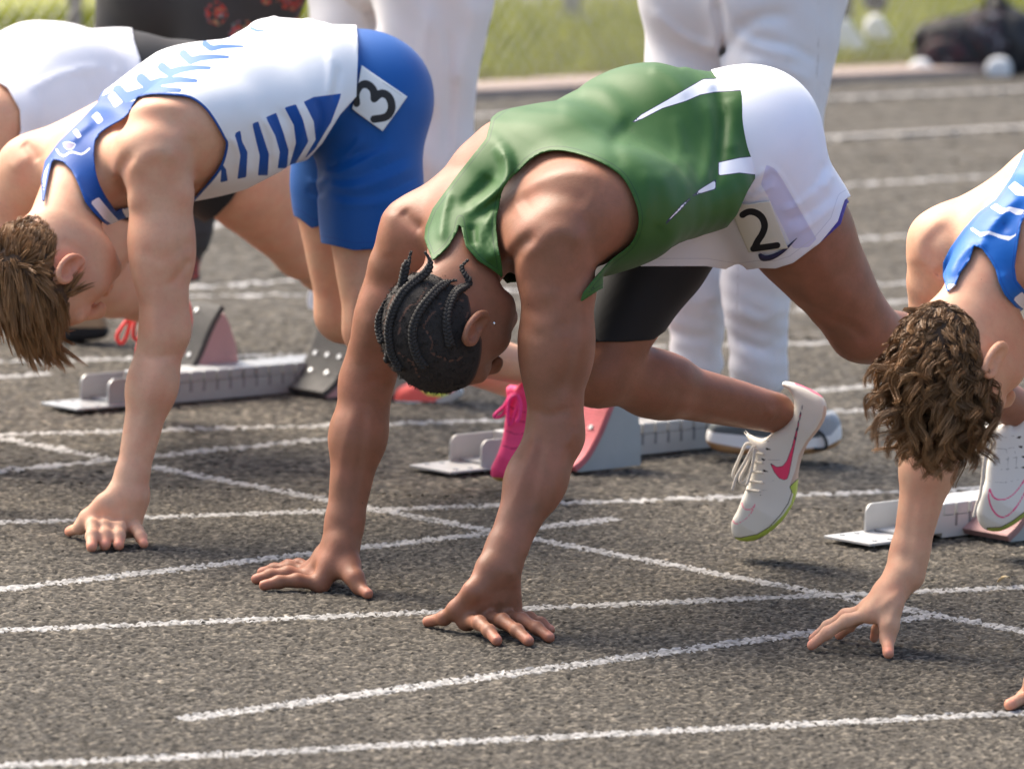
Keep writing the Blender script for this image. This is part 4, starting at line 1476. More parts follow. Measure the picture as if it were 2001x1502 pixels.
    sh['label'] = 'off-white running spike with pink swoosh, hanging toe down'
    ml = plain('lace_white', (.70, .64, .56), .8, 0, .1, 200, .5, 900)
    Yl = 10.82
    L = [[(525, 640), (455, 612), (405, 710), (345, 850), (362, 885), (430, 790), (500, 650), (525, 640)], [(520, 640), (500, 650), (470, 760), (402, 895), (422, 932), (465, 880), (505, 760), (528, 650)], [(500, 645), (440, 760), (372, 880), (338, 990)], [(520, 650), (500, 800), (455, 950)]]
    lace(sh, [[P(a, b, Yl - .012 * i) for a, b in C1(c)] for i, c in enumerate(L)], .0028, ml)
    for y0, x0, x1 in ((700, 520, 600), (770, 508, 590), (850, 500, 590), (930, 482, 590), (1000, 462, 565)):
        lace(sh, [[P(a, b, 10.815 - .02 * i) for i, (a, b) in enumerate(C1([(x0 - 6, y0 - 14), ((x0 + x1) / 2, y0 - 8), (x1, y0)]))]], .0026, ml)
    # rear shoe on the block
    C2 = lambda c: crop(c, 1640, 780, .2064)
    out = C2([(1395, 245), (1470, 262), (1560, 240), (1650, 165), (1660, 240), (1720, 190), (1800, 60), (1900, -30), (2010, 0), (2060, 120), (2060, 320), (2010, 560), (1950, 760), (1860, 960), (1760, 1090), (1640, 1180), (1530, 1232), (1430, 1235), (1358, 1200), (1318, 1120), (1312, 1030), (1342, 900), (1392, 750), (1402, 620), (1432, 480), (1440, 380), (1370, 325)])
    l1 = C2([(1425, 850), (1460, 925), (1530, 952), (1620, 920), (1700, 840), (1790, 700), (1900, 470)])
    l2 = C2([(1425, 850), (1415, 930), (1440, 1020), (1490, 1090), (1550, 1115), (1630, 1070), (1720, 950), (1830, 720), (1900, 470)])
    lime2 = C2([(1400, 1215), (1530, 1210), (1640, 1150), (1760, 1060), (1850, 930), (1900, 960), (1780, 1130), (1560, 1260), (1400, 1250)])
    holes2 = [C2([(x, y), (x + 70, y - 18), (x + 60, y + 14)]) for x, y in ((1655, 360), (1670, 450), (1700, 545), (1710, 645))]
    seams2 = [C2(c) for c in ([(1440, 375), (1560, 360), (1660, 345)], [(1450, 460), (1560, 470), (1680, 450)], [(1420, 550), (1560, 570), (1700, 545)], [(1410, 655), (1560, 665), (1710, 645)], [(1400, 770), (1560, 790), (1700, 760)], [(1580, 470), (1600, 560), (1590, 660), (1580, 780)], [(1660, 480), (1680, 560), (1670, 660)])]
    def at2(q, co):
        return {'line': (np.minimum(polyline_d(cr_spline(l1, 3), q), polyline_d(cr_spline(l2, 3), q)) - 1.7) / 100, 'lime': polysd(lime2, q) / 100, 'hole': np.min([polysd(h, q) for h in holes2], axis=0) / 100, 'seam': (np.min([polyline_d(h, q) for h in seams2], axis=0) - .9) / 100}
    ms2 = shoe_mat('spike_white_outline', (.78, .77, .73), [('seam', (.50, .49, .46)), ('lime', (.42, .52, .12)), ('|lime:0.008', (.12, .10, .07)), ('line', (.85, .10, .26)), ('hole', (.06, .05, .04))])
    Yr = R['J']['La'][1]
    sh2, _ = shoe(root, out, P(1950, 930, Yr), V(0.15, 1, 0), (2050, 800), (1925, 1030), ms2, at2)
    sh2['label'] = 'off-white running spike with a pink swoosh outline'
    L = [[(1440, 340), (1380, 380), (1345, 460), (1275, 492), (1330, 500), (1400, 420)], [(1420, 350), (1350, 470), (1320, 545), (1390, 545), (1470, 400)], [(1410, 360), (1370, 620), (1340, 880), (1300, 1000), (1272, 1115)]]
    lace(sh2, [[P(a, b, Yr - .035 - .01 * i) for a, b in C2(c)] for i, c in enumerate(L)], .0028, ml)
green_parts(GREEN)
# ------------------------------------------------------------------ the runner with number 3
M_skin_fair = skin_mat('skin_fair', (.68, .385, .245), (.68, .23, .14), .55)
def blue_runner():
    J = dict(Ls=P(305, 300, 10.90), Le=P(322, 645, 10.87), Lw=P(248, 972, 10.80),
             Rs=P(62, 335, 11.17), Re=P(-55, 640, 11.2), Rw=P(-110, 960, 11.16),
             C7=P(178, 300, 11.08), chest=P(395, 232, 11.14), waist=P(560, 165, 11.26), pel=P(690, 185, 11.36),
             Lh=P(724, 225, 11.29), Lk=P(728, 640, 11.20), La=P(1010, 712, 11.55),
             Rh=P(655, 200, 11.45), Rk=P(672, 610, 11.48), Ra=P(1010, 745, 11.85))
    root = empty('person', (float(J['pel'][0]), float(J['pel'][1]), 0), 'sprinter in white and blue chevron singlet with blue shorts, crouching with head down', 'person')
    tors, arms, legs, hd = Sdf(), Sdf(), Sdf(), Sdf()
    lat, ax, dor = torso(tors, J, 1.0)
    glutes(tors, J, dor, ax, .82)
    tors.ell(P(385, 235, 10.96), (.11, .07, .08), ax, dor, .06)
    tips = []
    arm(arms, J['Ls'], J['Le'], J['Lw'], unit(V(1, -.3, 0)), 1.05, .95, back=V(.3, .2, 0))
    arm(arms, J['Rs'], J['Re'], J['Rw'], unit(V(-1, .3, 0)), 1.05, .95, back=V(.3, .2, 0))
    n = len(arms.pr) // 2
    shoulders = arms.pr[:11] + arms.pr[n:n + 11]
    up = V(0, 0, 1)
    C1 = lambda x, y: (x * .25, 800 + y * .25)
    mc = [P(182, 1022, 10.79), P(206, 1027, 10.785), P(232, 1031, 10.785), P(258, 1032, 10.79)]
    tp = [G(179, 1068, .009), G(205, 1065, .009), G(232, 1065, .009), G(281, 1062, .009)]
    hand(arms, J['Lw'], mc, [bent(a, b, up, l) for a, b, l in zip(mc, tp, (.012, .012, .012, .008))],
         [P(205, 985, 10.79), P(172, 1012, 10.80), P(157, 1030, 10.80), G(136, 1038, .009)], unit(mc[3] - mc[0]), tips=tips, r=.0122, pr=(.023, .016))
    mc = [P(-150, 1020, 11.1), P(-165, 1015, 11.14), P(-168, 1010, 11.18), P(-165, 1004, 11.22)]
    tp = [G(-235, 1035, .009), G(-250, 1020, .009), G(-240, 1010, .009), G(-220, 1000, .009)]
    hand(arms, J['Rw'], mc, [bent(a, b, up, .008) for a, b in zip(mc, tp)], [P(-100, 1000, 11.13), P(-90, 1025, 11.10), P(-85, 1036, 11.09), G(-70, 1046, .009)], unit(mc[3] - mc[0]), tips=tips)
    leg(legs, J['Lh'], J['Lk'], J['La'], unit(UF - V(0, 0, .8)), .92, .95)
    leg(legs, J['Rh'], J['Rk'], J['Ra'], unit(UF - V(0, 0, .8)), .92, .95)
    hU = unit(UF * .80 - V(0, 0, .60) + VL * .0); hF = unit(-UF * .55 - V(0, 0, .70) + VL * .20)
    pt, HL, HU, HF = head(hd, P(88, 540, 10.86), hU, hF, J['C7'], 1.03, nr=1.05)
    neck = [hd.pr[NECK]]; NECK0 = NECK
    body = Sdf(); body.pr = tors.pr + arms.pr + legs.pr + hd.pr
    q = lambda c: crop(c, 0, 0, .35)
    body.disp = ridge([(q([(700, 1110), (680, 1000), (690, 930), (740, 860)]), .010, 11), (q([(720, 960), (800, 880), (900, 850), (990, 900)]), -.006, 18), (q([(560, 700), (640, 640), (760, 590), (900, 580), (1050, 610)]), -.005, 15), (q([(640, 740), (760, 690), (900, 680), (1020, 720)]), .005, 18),
        (q([(1060, 760), (1075, 880), (1080, 1000)]), .004, 14), (q([(800, 1400), (900, 1440), (1000, 1400), (1080, 1330)]), .0025, 13), ([(371, 505), (350, 535), (330, 560)], .0045, 7), ([(355, 560), (365, 620), (360, 680)], -.003, 12), ([(305, 560), (300, 620), (310, 680)], -.003, 14), ([(270, 690), (300, 700), (345, 690)], .003, 9), ([(330, 720), (318, 790), (290, 870)], .0028, 9), ([(300, 720), (285, 800), (262, 880)], -.0022, 10),
        (q([(130, 800), (180, 850), (215, 900)]), .005, 10), (q([(60, 950), (120, 900), (170, 880)]), -.004, 14), ([(268, 950), (276, 965), (270, 985)], -.0025, 6), ([(205, 1000), (200, 1022)], -.0016, 4), ([(222, 1000), (220, 1025)], -.0016, 4), ([(240, 1000), (243, 1026)], -.0016, 4),
        ([(700, 560), (690, 620), (700, 660)], -.003, 10), ([(120, 470), (150, 490), (165, 510)], .003, 9)])
    D, mn, h = body.grid(.0041, lo=np.array([-1.6, 9, -.1]))
    co, F = surf_nets(D, mn, h)
    mesh_obj('body', co, F, M_skin_fair, root, {'nail': nail_attr(co), 'tip': np.maximum(tip_attr(co, tips), .55 * smooth01((.045 - np.linalg.norm(co - pt(.084, -.008, -.008), axis=1)) / .02))})
    # ---- singlet
    C = lambda c: crop(c, 0, 0, .35)
    side = lambda co: (co - J['chest']) @ lat
    hole = C([(735, 1300), (640, 1170), (560, 1040), (525, 900), (530, 780), (570, 690), (660, 610), (750, 550), (840, 525), (960, 530), (1060, 545), (1140, 600), (1200, 680), (1250, 770), (1265, 810), (1245, 900), (1200, 980), (1130, 1060), (1075, 1120)])
    hole = list(map(tuple, cr_spline(hole, 3))) + [(368, 440), (390, 700), (300, 1120), (100, 1120), (150, 900), (230, 700), (240, 560), (262, 470)]
    outer = C([(590, 470), (800, 300), (1100, 100), (1400, 0), (1960, -60), (1985, 90), (2000, 250), (1990, 540), (1900, 640), (1800, 800), (1720, 890), (1600, 940), (1370, 1060), (1250, 1150), (1000, 1300), (780, 1340), (720, 1320), (620, 1280), (540, 1200), (480, 1130), (440, 1030), (400, 950), (350, 900), (300, 888), (285, 905), (265, 1000), (245, 1120), (233, 1120), (230, 1000), (250, 900), (330, 790), (450, 672), (540, 575)])
    def cut(co):
        q = pix(co)
        a = np.where(side(co) > -.01, -polysd(hole, q), -50)
        return np.maximum(polysd(outer, q), a)
    yoke = C([(640, 505), (700, 575), (760, 560), (740, 640), (620, 760), (580, 820), (580, 900), (610, 1040), (690, 1190), (775, 1330), (720, 1350), (480, 1160), (400, 960), (290, 880), (225, 1000), (225, 1130), (100, 1120), (100, 880), (330, 740), (560, 540)])
    ticks = [C(c) for c in ([(600, 540), (635, 512), (687, 570), (640, 602)], [(510, 650), (545, 622), (577, 670), (550, 697)], [(405, 735), (427, 718), (457, 760), (437, 780)], [(505, 1130), (550, 1100), (620, 1185), (735, 1312), (690, 1300), (580, 1222)], [(225, 1105), (250, 1105), (250, 1140), (225, 1140)])]
    curve = C([(315, 835), (350, 872), (400, 848), (455, 862), (500, 830)])
    logo = C([(355, 800), (385, 795), (420, 805), (405, 830), (380, 835), (362, 822)])
    chev = [(C([(660, 505), (700, 548), (790, 515), (900, 500), (1005, 505)]), 8.5, 3.0), (C([(790, 440), (835, 480), (900, 455), (1000, 445), (1092, 452)]), 8.0, 3.0), (C([(905, 375), (950, 408), (1010, 388), (1090, 378), (1170, 380)]), 7.0, 2.5), (C([(1025, 302), (1065, 340), (1120, 324), (1200, 318), (1275, 320)]), 6.5, 2.2), (C([(1145, 245), (1180, 272), (1240, 260), (1360, 260)]), 5.0, 1.4), (C([(1405, 160), (1440, 174), (1480, 172)]), 3.0, 1.0), (C([(1270, 205), (1290, 208)]), 2.0, 1.0)]
    bars = [C(c) for c in ([(1222, 890), (1262, 945), (1272, 1010), (1230, 1020), (1235, 960)], [(1308, 748), (1342, 728), (1352, 790), (1382, 850), (1375, 990), (1325, 1000), (1342, 870), (1325, 800)], [(1408, 692), (1442, 678), (1472, 770), (1502, 860), (1495, 980), (1440, 980), (1450, 870), (1430, 790)], [(1483, 656), (1542, 630), (1582, 740), (1612, 840), (1602, 940), (1550, 940), (1562, 850), (1537, 760)], [(1588, 602), (1652, 583), (1692, 670), (1722, 790), (1640, 930), (1615, 930), (1652, 800), (1640, 700)], [(1695, 570), (1750, 543), (1905, 523), (1895, 560), (1850, 680), (1760, 830), (1700, 890), (1715, 860), (1762, 780), (1752, 680), (1722, 620)])]
    def attrs(co):
        q = pix(co)
        nearside = side(co) > -.17
        b = np.minimum(np.minimum.reduce([polysd(x, q) for x in bars]), polysd(yoke, q))
        tk = np.minimum(np.minimum.reduce([polysd(x, q) for x in ticks]), polyline_d(cr_spline(curve, 3), q) - 2)
        lt = np.full(len(q), 50.)
        for pl, w0, w1 in chev:
            pl = np.array(pl); dd = polyline_d(pl, q)
            t = np.clip((q[:, 0] - pl[0, 0]) / (pl[-1, 0] - pl[0, 0]), 0, 1)
            lt = np.minimum(lt, dd - 1.3 * (w0 + (w1 - w0) * t))
        e = -polysd(hole, q)
        e = np.where(side(co) > -.01, e, -50)
        e = np.maximum(e, np.where((q[:, 0] < 300), polysd(outer, q), -50))
        return {'blue': np.where(nearside, b, 50) / 100, 'tick': tk / 100, 'light': np.where(nearside, lt, 50) / 100, 'edge': (-e - 3.5) / 100, 'logo': polysd(logo, q) / 100}
    folds = ridge([(C(c), a, w) for c, a, w in (([(1280, 760), (1340, 850), (1330, 950)], -.004, 8), ([(1400, 700), (1420, 820), (1400, 940)], .003, 8), ([(1470, 650), (1530, 770), (1530, 900)], -.004, 8), ([(1560, 620), (1630, 740), (1600, 880)], .004, 8), ([(1680, 580), (1700, 700), (1660, 850)], -.005, 8), ([(1760, 560), (1790, 660), (1740, 800)], .005, 8), ([(1840, 300), (1850, 420), (1830, 560)], -.004, 8), ([(1900, 380), (1880, 480), (1860, 560)], .004, 8),
              ([(1400, 160), (1470, 90), (1560, 80)], -.006, 12), ([(1700, 110), (1760, 80), (1850, 90)], -.005, 14), ([(520, 680), (440, 740), (400, 800)], -.004, 8), ([(310, 890), (290, 980), (280, 1080)], -.004, 6), ([(420, 960), (460, 1060), (520, 1140)], -.003, 6))])
    ext = Sdf()
    ext.ecap(P(505, 225, 11.12), P(610, 195, 11.25), (.11, .085), (.10, .085), lat, .06)
    BL = (.003, .072, .33)
    M = cloth_mat('chevron_singlet', (.82, .82, .84), [('light', (.030, .125, .36)), ('blue', BL), ('tick', (.80, .80, .86)), ('edge', BL), ('|logo:0.014', (.75, .78, .9)), ('logo', (.20, .18, .30))], rough=.55, sheen=.03, bump=.2, wr=.4, wrs=16)
    garment('singlet', tors.pr + shoulders + neck + ext.pr, lambda p: -.0085 - .005 * smooth01((pix(p)[:, 0] - 600) / 70) + folds(p), .0048, cut, M, root, attrs)
    # ---- shorts
    latp = unit(J['Lh'] - J['Rh'])
    sidp = lambda co: (co - J['pel']) @ latp
    near = [(560, -80), (950, -80), (950, 440), (800, 482), (736, 487), (691, 489), (645, 478), (600, 470), (540, 420)]
    far = [(560, -80), (950, -80), (950, 430), (644, 437), (609, 446), (584, 426), (520, 400)]
    def cut2(co):
        q = pix(co)
        return np.maximum(np.where(sidp(co) > -.012, polysd(near, q), polysd(far, q)), -45 - polysd(outer, q))
    C3 = lambda c: crop(c, 600, 100, .35)
    f2 = ridge([(C3(c), a, w) for c, a, w in (([(110, 660), (200, 610), (330, 540)], .0035, 6), ([(120, 690), (230, 660), (360, 600), (480, 540)], -.0035, 6), ([(140, 730), (270, 710), (420, 650), (560, 580)], .003, 6), ([(130, 760), (280, 760), (450, 710), (600, 640)], -.003, 6), ([(130, 800), (300, 810), (480, 770), (620, 700)], .0028, 6), ([(150, 850), (320, 860), (500, 830)], -.0025, 6), ([(300, 480), (250, 560), (150, 640)], -.003, 6), ([(420, 470), (380, 540), (260, 610)], .003, 7), ([(0, 720), (50, 740), (100, 720)], -.003, 5), ([(0, 780), (50, 800), (100, 780)], .003, 5))])
    ext = Sdf()
    ext.cap(J['Lh'], P(722, 470, 11.24), .088, .077, .04)
    ext.ell(P(712, 192, 11.34), (.105, .103, .098), ax, latp, .05)
    M = cloth_mat('blue_shorts', (.003, .085, .33), [('|hem:0.006', (.004, .05, .26))], rough=.5, sheen=.05, bump=.12, wr=.25, wrs=24)
    spr = tors.pr + legs.pr + ext.pr
    shorts, _ = garment('shorts', spr, lambda p: -.0045 + f2(p), .0048, cut2, M, root, lambda co: {'hem': (np.where(sidp(co) > -.012, polysd(near, pix(co)), polysd(far, pix(co))) + 14) / 100})
    M = cloth_mat('paper_number_three', (.80, .80, .78), [('num', (.03, .028, .028)), ('print', (.45, .45, .45))], rough=.6, sheen=0, bump=.15, weave=60)
    n3 = [C3([(272, 290), (266, 240), (292, 197), (332, 192), (366, 222), (372, 268)]), C3([(372, 268), (412, 240), (452, 262), (466, 318), (438, 366), (372, 380)])]
    sp = Sdf(); sp.pr = spr; sp.disp = lambda p: -.0045 + f2(p)
    bib = patch('number_sticker', sp, C3([(245, 318), (297, 88), (550, 258), (418, 447)]), 11.25, (40, 40), M, root, .006, lambda px: {'num': (np.min([polyline_d(cr_spline(k, 4), px) for k in n3], axis=0) - 7.4) / 100, 'print': (polyline_d(C3([(415, 180), (520, 250)]), px) - .8) / 100})
    setpar(bib, shorts); bib['label'] = 'white lane sticker with a black figure 3'
    # ---- pink shoe
    C4 = lambda c: crop(c, 800, 740, .3248)
    out = C4([(592, 40), (640, 50), (700, 0), (760, -20), (800, 60), (810, 180), (770, 330), (710, 470), (640, 580), (585, 608), (530, 604), (500, 575), (505, 520), (535, 460), (566, 380), (582, 280), (592, 180), (594, 100)])
    mp = shoe_mat('shoe_pink', (.90, .075, .23), [('seam', (.45, .02, .10)), ('sole', (.65, .42, .10))], .55)
    sh, _ = shoe(root, out, P(1010, 830, 11.58), V(.15, 1, 0), C4([(800, 40)])[0], C4([(520, 590)])[0], mp, lambda q, co: {'seam': (np.min([polyline_d(C4(c), q) for c in ([(595, 160), (640, 190), (700, 200)], [(590, 230), (640, 250), (700, 260)], [(580, 310), (630, 330), (690, 330)], [(560, 400), (620, 420), (680, 410)])], axis=0) - 1.3) / 100, 'sole': polysd(C4([(490, 590), (600, 600), (700, 500), (800, 300), (830, 320), (700, 560), (600, 640), (500, 620)]), q) / 100})
    sh['label'] = 'bright pink running spike on the block pedal'
    ml = plain('lace_pink', (.90, .05, .28), .6, 0, .1, 200)
    lace(sh, [[P(a, b, 11.55 - .012 * i) for a, b in C4(c)] for i, c in enumerate(([(650, 95), (610, 100), (570, 165), (515, 215), (522, 232), (560, 215), (600, 150), (640, 100)], [(650, 95), (600, 130), (595, 250), (610, 270), (640, 190), (660, 110)], [(650, 95), (668, 150), (660, 230), (640, 260)]))], .0034, ml)
    # ---- hair
    M = hair_mat('hair_brown', (.062, .029, .012), (.44, .225, .09), .5)
    def mask(l, f, u):
        line = np.interp(f, [-1, -.75, -.45, -.2, .0, .2, .45, .62, .8, 1], [-.62, -.55, -.35, .05, .10, -.12, .12, .42, .60, .8])
        return (u > line) & ~((np.abs(l) > .6) & (((f + .02) / .30) ** 2 + ((u - .02) / .33) ** 2 < 1))
    grav = V(0, 0, -1)
    def flow(d, nn):
        f, u = d[:, 1], d[:, 2]
        top = smooth01((u + .25 * f - .15) / .4)[:, None]
        v = (HF[None] * .9 + grav[None] * .6 + HU[None] * .3) * top + (-HU[None] * .75 - HF[None] * .35) * (1 - top)
        v = v - nn * (v * nn).sum(1)[:, None] * .9
        return v
    def length(d):
        return np.interp(d[:, 2] + d[:, 1] * .5, [-.8, -.2, .2, .6, 1.0, 1.3], [.016, .022, .032, .062, .088, .105])
    base = Sdf(); base.pr = hd.pr
    cm = lambda co: (lambda r: (np.interp((r @ HF) / .1, [-1, -.75, -.45, -.2, .0, .2, .45, .62, .8, 1], [-.60, -.52, -.32, .08, .13, -.08, .15, .45, .63, .85]) * .09 + .008 - r @ HU) * 1000)(co - pt(0, -.010, 0))
    Mc = plain('hair_brown_base', (.075, .040, .020), .8, 0, .4, 200, .6, 500)
    cap, _ = garment('hair', hd.pr[:NECK0], lambda p: -.0005 + 0 * p[:, 0], .004, cm, Mc, root, thick=.0015)
    comb_hair('hair_locks', base, pt, HL, HU, HF, mask, 18000, length, flow, M, cap, K=6, clump=30, lift=.26, jit=.16, rad=.0006, pull=.32)
    return dict(J=J, root=root, body=body, head=hd, pt=pt)
BLUE = blue_runner()
# ------------------------------------------------------------------ the curly-haired runner in the near lane
def curly_runner():
    J = dict(Ls=P(2150, 500, 9.66), Le=P(2200, 850, 9.62), Lw=P(2110, 1200, 9.50),
             Rs=P(1852, 480, 9.95), Re=P(1838, 800, 9.98), Rw=P(1768, 1122, 9.94),
             C7=P(1985, 440, 9.85), chest=P(2150, 400, 9.92), waist=P(2370, 300, 10.08), pel=P(2540, 310, 10.2),
             Lh=P(2600, 340, 10.12), Lk=P(2640, 760, 10.05), La=P(2960, 860, 10.4),
             Rh=P(2510, 320, 10.28), Rk=P(2450, 760, 10.25), Ra=P(2800, 900, 10.6))
    root = empty('person', (float(J['pel'][0]), float(J['pel'][1]), 0), 'sprinter with curly brown hair and blue singlet, fingertips set on the start line', 'person')
    tors, arms, legs, hd = Sdf(), Sdf(), Sdf(), Sdf()
    lat, ax, dor = torso(tors, J, 1.0)
    glutes(tors, J, dor, ax)
    tips = []
    arm(arms, J['Ls'], J['Le'], J['Lw'], unit(V(1, -.3, 0)), 1.05, .95, back=V(.3, .2, 0))
    arm(arms, J['Rs'], J['Re'], J['Rw'], unit(V(-1, .3, 0)), 1.05, .98, back=V(.3, .2, 0))
    n = len(arms.pr) // 2
    shoulders = arms.pr[:11] + arms.pr[n:n + 11]
    up = V(0, 0, 1)
    mc = [P(1702, 1198, 9.90), P(1697, 1190, 9.925), P(1712, 1190, 9.955), P(1732, 1192, 9.985)]
    tp = [G(1586, 1260, .009), G(1590, 1247, .009), G(1640, 1240, .009), G(1708, 1246, .009)]
    hand(arms, J['Rw'], mc, [bent(a, b, up, l) for a, b, l in zip(mc, tp, (.010, .010, .006, .004))],
         [P(1742, 1180, 9.90), P(1738, 1222, 9.885), P(1734, 1248, 9.88), G(1736, 1276, .009)], unit(mc[3] - mc[0]), tips=tips, r=.0108, pr=(.023, .0165))
    mc = [P(2050, 1290, 9.46), P(2080, 1295, 9.45), P(2110, 1298, 9.45), P(2140, 1300, 9.46)]
    tp = [G(2080, 1370, .009), G(2130, 1372, .009), G(2180, 1368, .009), G(2220, 1355, .009)]
    hand(arms, J['Lw'], mc, [bent(a, b, up, .01) for a, b in zip(mc, tp)], [P(2060, 1270, 9.47), P(2022, 1330, 9.5), P(2000, 1364, 9.52), G(1973, 1376, .009)], unit(mc[3] - mc[0]), tips=tips, r=.0106)
    leg(legs, J['Lh'], J['Lk'], J['La'], unit(UF - V(0, 0, .8)))
    leg(legs, J['Rh'], J['Rk'], J['Ra'], unit(UF - V(0, 0, .8)))
    hU = unit(UF * .76 - V(0, 0, .64) + VL * .02); hF = unit(-UF * .6 - V(0, 0, .72) + VL * .10)
    pt, HL, HU, HF = head(hd, P(1868, 712, 9.72), hU, hF, J['C7'], 1.04)
    neck = [hd.pr[NECK]]; NECK0 = NECK
    body = Sdf(); body.pr = tors.pr + arms.pr + legs.pr + hd.pr
    body.disp = ridge([([(1840, 520), (1815, 480), (1850, 440)], .003, 14), ([(1790, 520), (1800, 470), (1850, 420)], -.004, 18), ([(1830, 540), (1850, 520)], .004, 10), ([(1790, 960), (1780, 1040), (1772, 1110)], .002, 9), ([(1825, 960), (1815, 1040), (1800, 1100)], -.0022, 10), ([(1765, 1150), (1735, 1175), (1715, 1190)], -.002, 6), ([(1760, 1170), (1745, 1200), (1738, 1220)], -.0025, 7)])
    D, mn, h = body.grid(.0041, hi=np.array([1.30, 99, 9]))
    co, F = surf_nets(D, mn, h)
    mesh_obj('body', co, F, M_skin_fair, root, {'nail': nail_attr(co), 'tip': tip_attr(co, tips)})
    C = lambda c: crop(c, 1720, 300, .213)
    side = lambda co: (co - J['chest']) @ lat
    outer = C([(1330, -60), (1285, 60), (1200, 220), (1060, 420), (900, 540), (760, 700), (640, 870), (575, 1000), (575, 1120), (612, 1270), (690, 1200), (730, 1090), (820, 970), (850, 880), (855, 840), (930, 870), (1000, 960), (1060, 1060), (1090, 1180), (1150, 1300), (1250, 1410), (1400, 1540), (1700, 1700), (3000, 1500), (3600, 1200), (3600, 100), (3200, -600), (2000, -400)])
    hole = C([(1560, 1500), (1330, 1260), (1250, 1160), (1235, 1040), (1255, 860), (1290, 640), (1400, 430), (1700, 200), (2200, 180), (2600, 420), (2600, 900), (2300, 1300), (2300, 3000), (1500, 5400), (1200, 5400), (1300, 3000), (1700, 2000)])
    def cut(co):
        q = pix(co)
        return np.maximum(polysd(outer, q), np.where(side(co) > -.01, -polysd(hole, q), -50))
    ticks = [C(c) for c in ([(1175, 310), (1235, 255), (1340, 330), (1330, 390), (1250, 385)], [(1000, 490), (1060, 455), (1140, 510), (1180, 485), (1330, 520), (1330, 555), (1250, 565), (1180, 525), (1110, 560)], [(815, 690), (845, 675), (920, 725), (1000, 710), (1120, 750), (1200, 760), (1250, 730), (1255, 745), (1180, 800), (1100, 780), (1000, 740), (920, 765)], [(1210, 1340), (1300, 1270), (1420, 1330), (1440, 1470), (1330, 1440)], [(610, 1210), (650, 1190), (690, 1200), (640, 1270)])]
    def attrs(co):
        q = pix(co)
        return {'tick': np.minimum.reduce([polysd(x, q) for x in ticks]) / 100, 'edge': (-np.maximum(np.where(side(co) > -.01, -polysd(hole, q), -50), polysd(outer, q)) - 5) / 100}
    folds = ridge([(C(c), a, w) for c, a, w in (([(1290, 400), (1180, 480), (1100, 600)], -.006, 12), ([(1090, 600), (1000, 700), (960, 760)], -.006, 10), ([(1120, 620), (1150, 720)], .005, 9), ([(850, 830), (720, 960), (650, 1120)], -.005, 8), ([(1130, 1090), (1180, 1200), (1300, 1300)], -.005, 10), ([(900, 830), (980, 830)], -.006, 10))])
    M = cloth_mat('blue_singlet', (.006, .13, .50), [('tick', (.80, .82, .9)), ('|edge:0.01', (.006, .09, .42))], rough=.5, sheen=.04, bump=.2, wr=.4, wrs=16)
    garment('singlet', tors.pr + shoulders + neck, lambda p: -.009 + folds(p), .0055, cut, M, root, attrs, hi=np.array([1.35, 99, 9]))
    M = hair_mat('hair_curly', (.044, .022, .010), (.36, .19, .08), .55)
    def mask(l, f, u):
        line = np.interp(f, [-1, -.75, -.45, -.2, .0, .2, .45, .62, .8, 1], [-.60, -.52, -.35, .05, .08, .0, .15, .38, .52, .7])
        return u > line
    def flow(d, nn):
        v = HF[None] * .45 + HU[None] * .5 + nn * .5 + V(0, 0, -1)[None] * .35
        return v
    length = lambda d: np.interp(d[:, 2] + d[:, 1] * .4, [-.8, -.3, .1, .5, .9, 1.3], [.012, .020, .038, .068, .086, .095])
    base = Sdf(); base.pr = hd.pr
    cm = lambda co: (lambda r: (np.interp((r @ HF) / .1, [-1, -.75, -.45, -.2, .0, .2, .45, .62, .8, 1], [-.60, -.52, -.32, .08, .11, .0, .18, .42, .55, .75]) * .09 + .006 - r @ HU) * 1000)(co - pt(0, -.010, 0))
    Mc = plain('hair_curly_base', (.050, .028, .016), .85, 0, .4, 200, .6, 500)
    cap, _ = garment('hair', hd.pr[:NECK0], lambda p: -.002 + 0 * p[:, 0], .004, cm, Mc, root, thick=.0015)
    comb_hair('hair_curls', base, pt, HL, HU, HF, mask, 10500, length, flow, M, cap, K=12, clump=34, lift=.42, jit=.36, rad=.00062, pull=.66, curl=(.0125, 1.0))
CURLY = curly_runner()

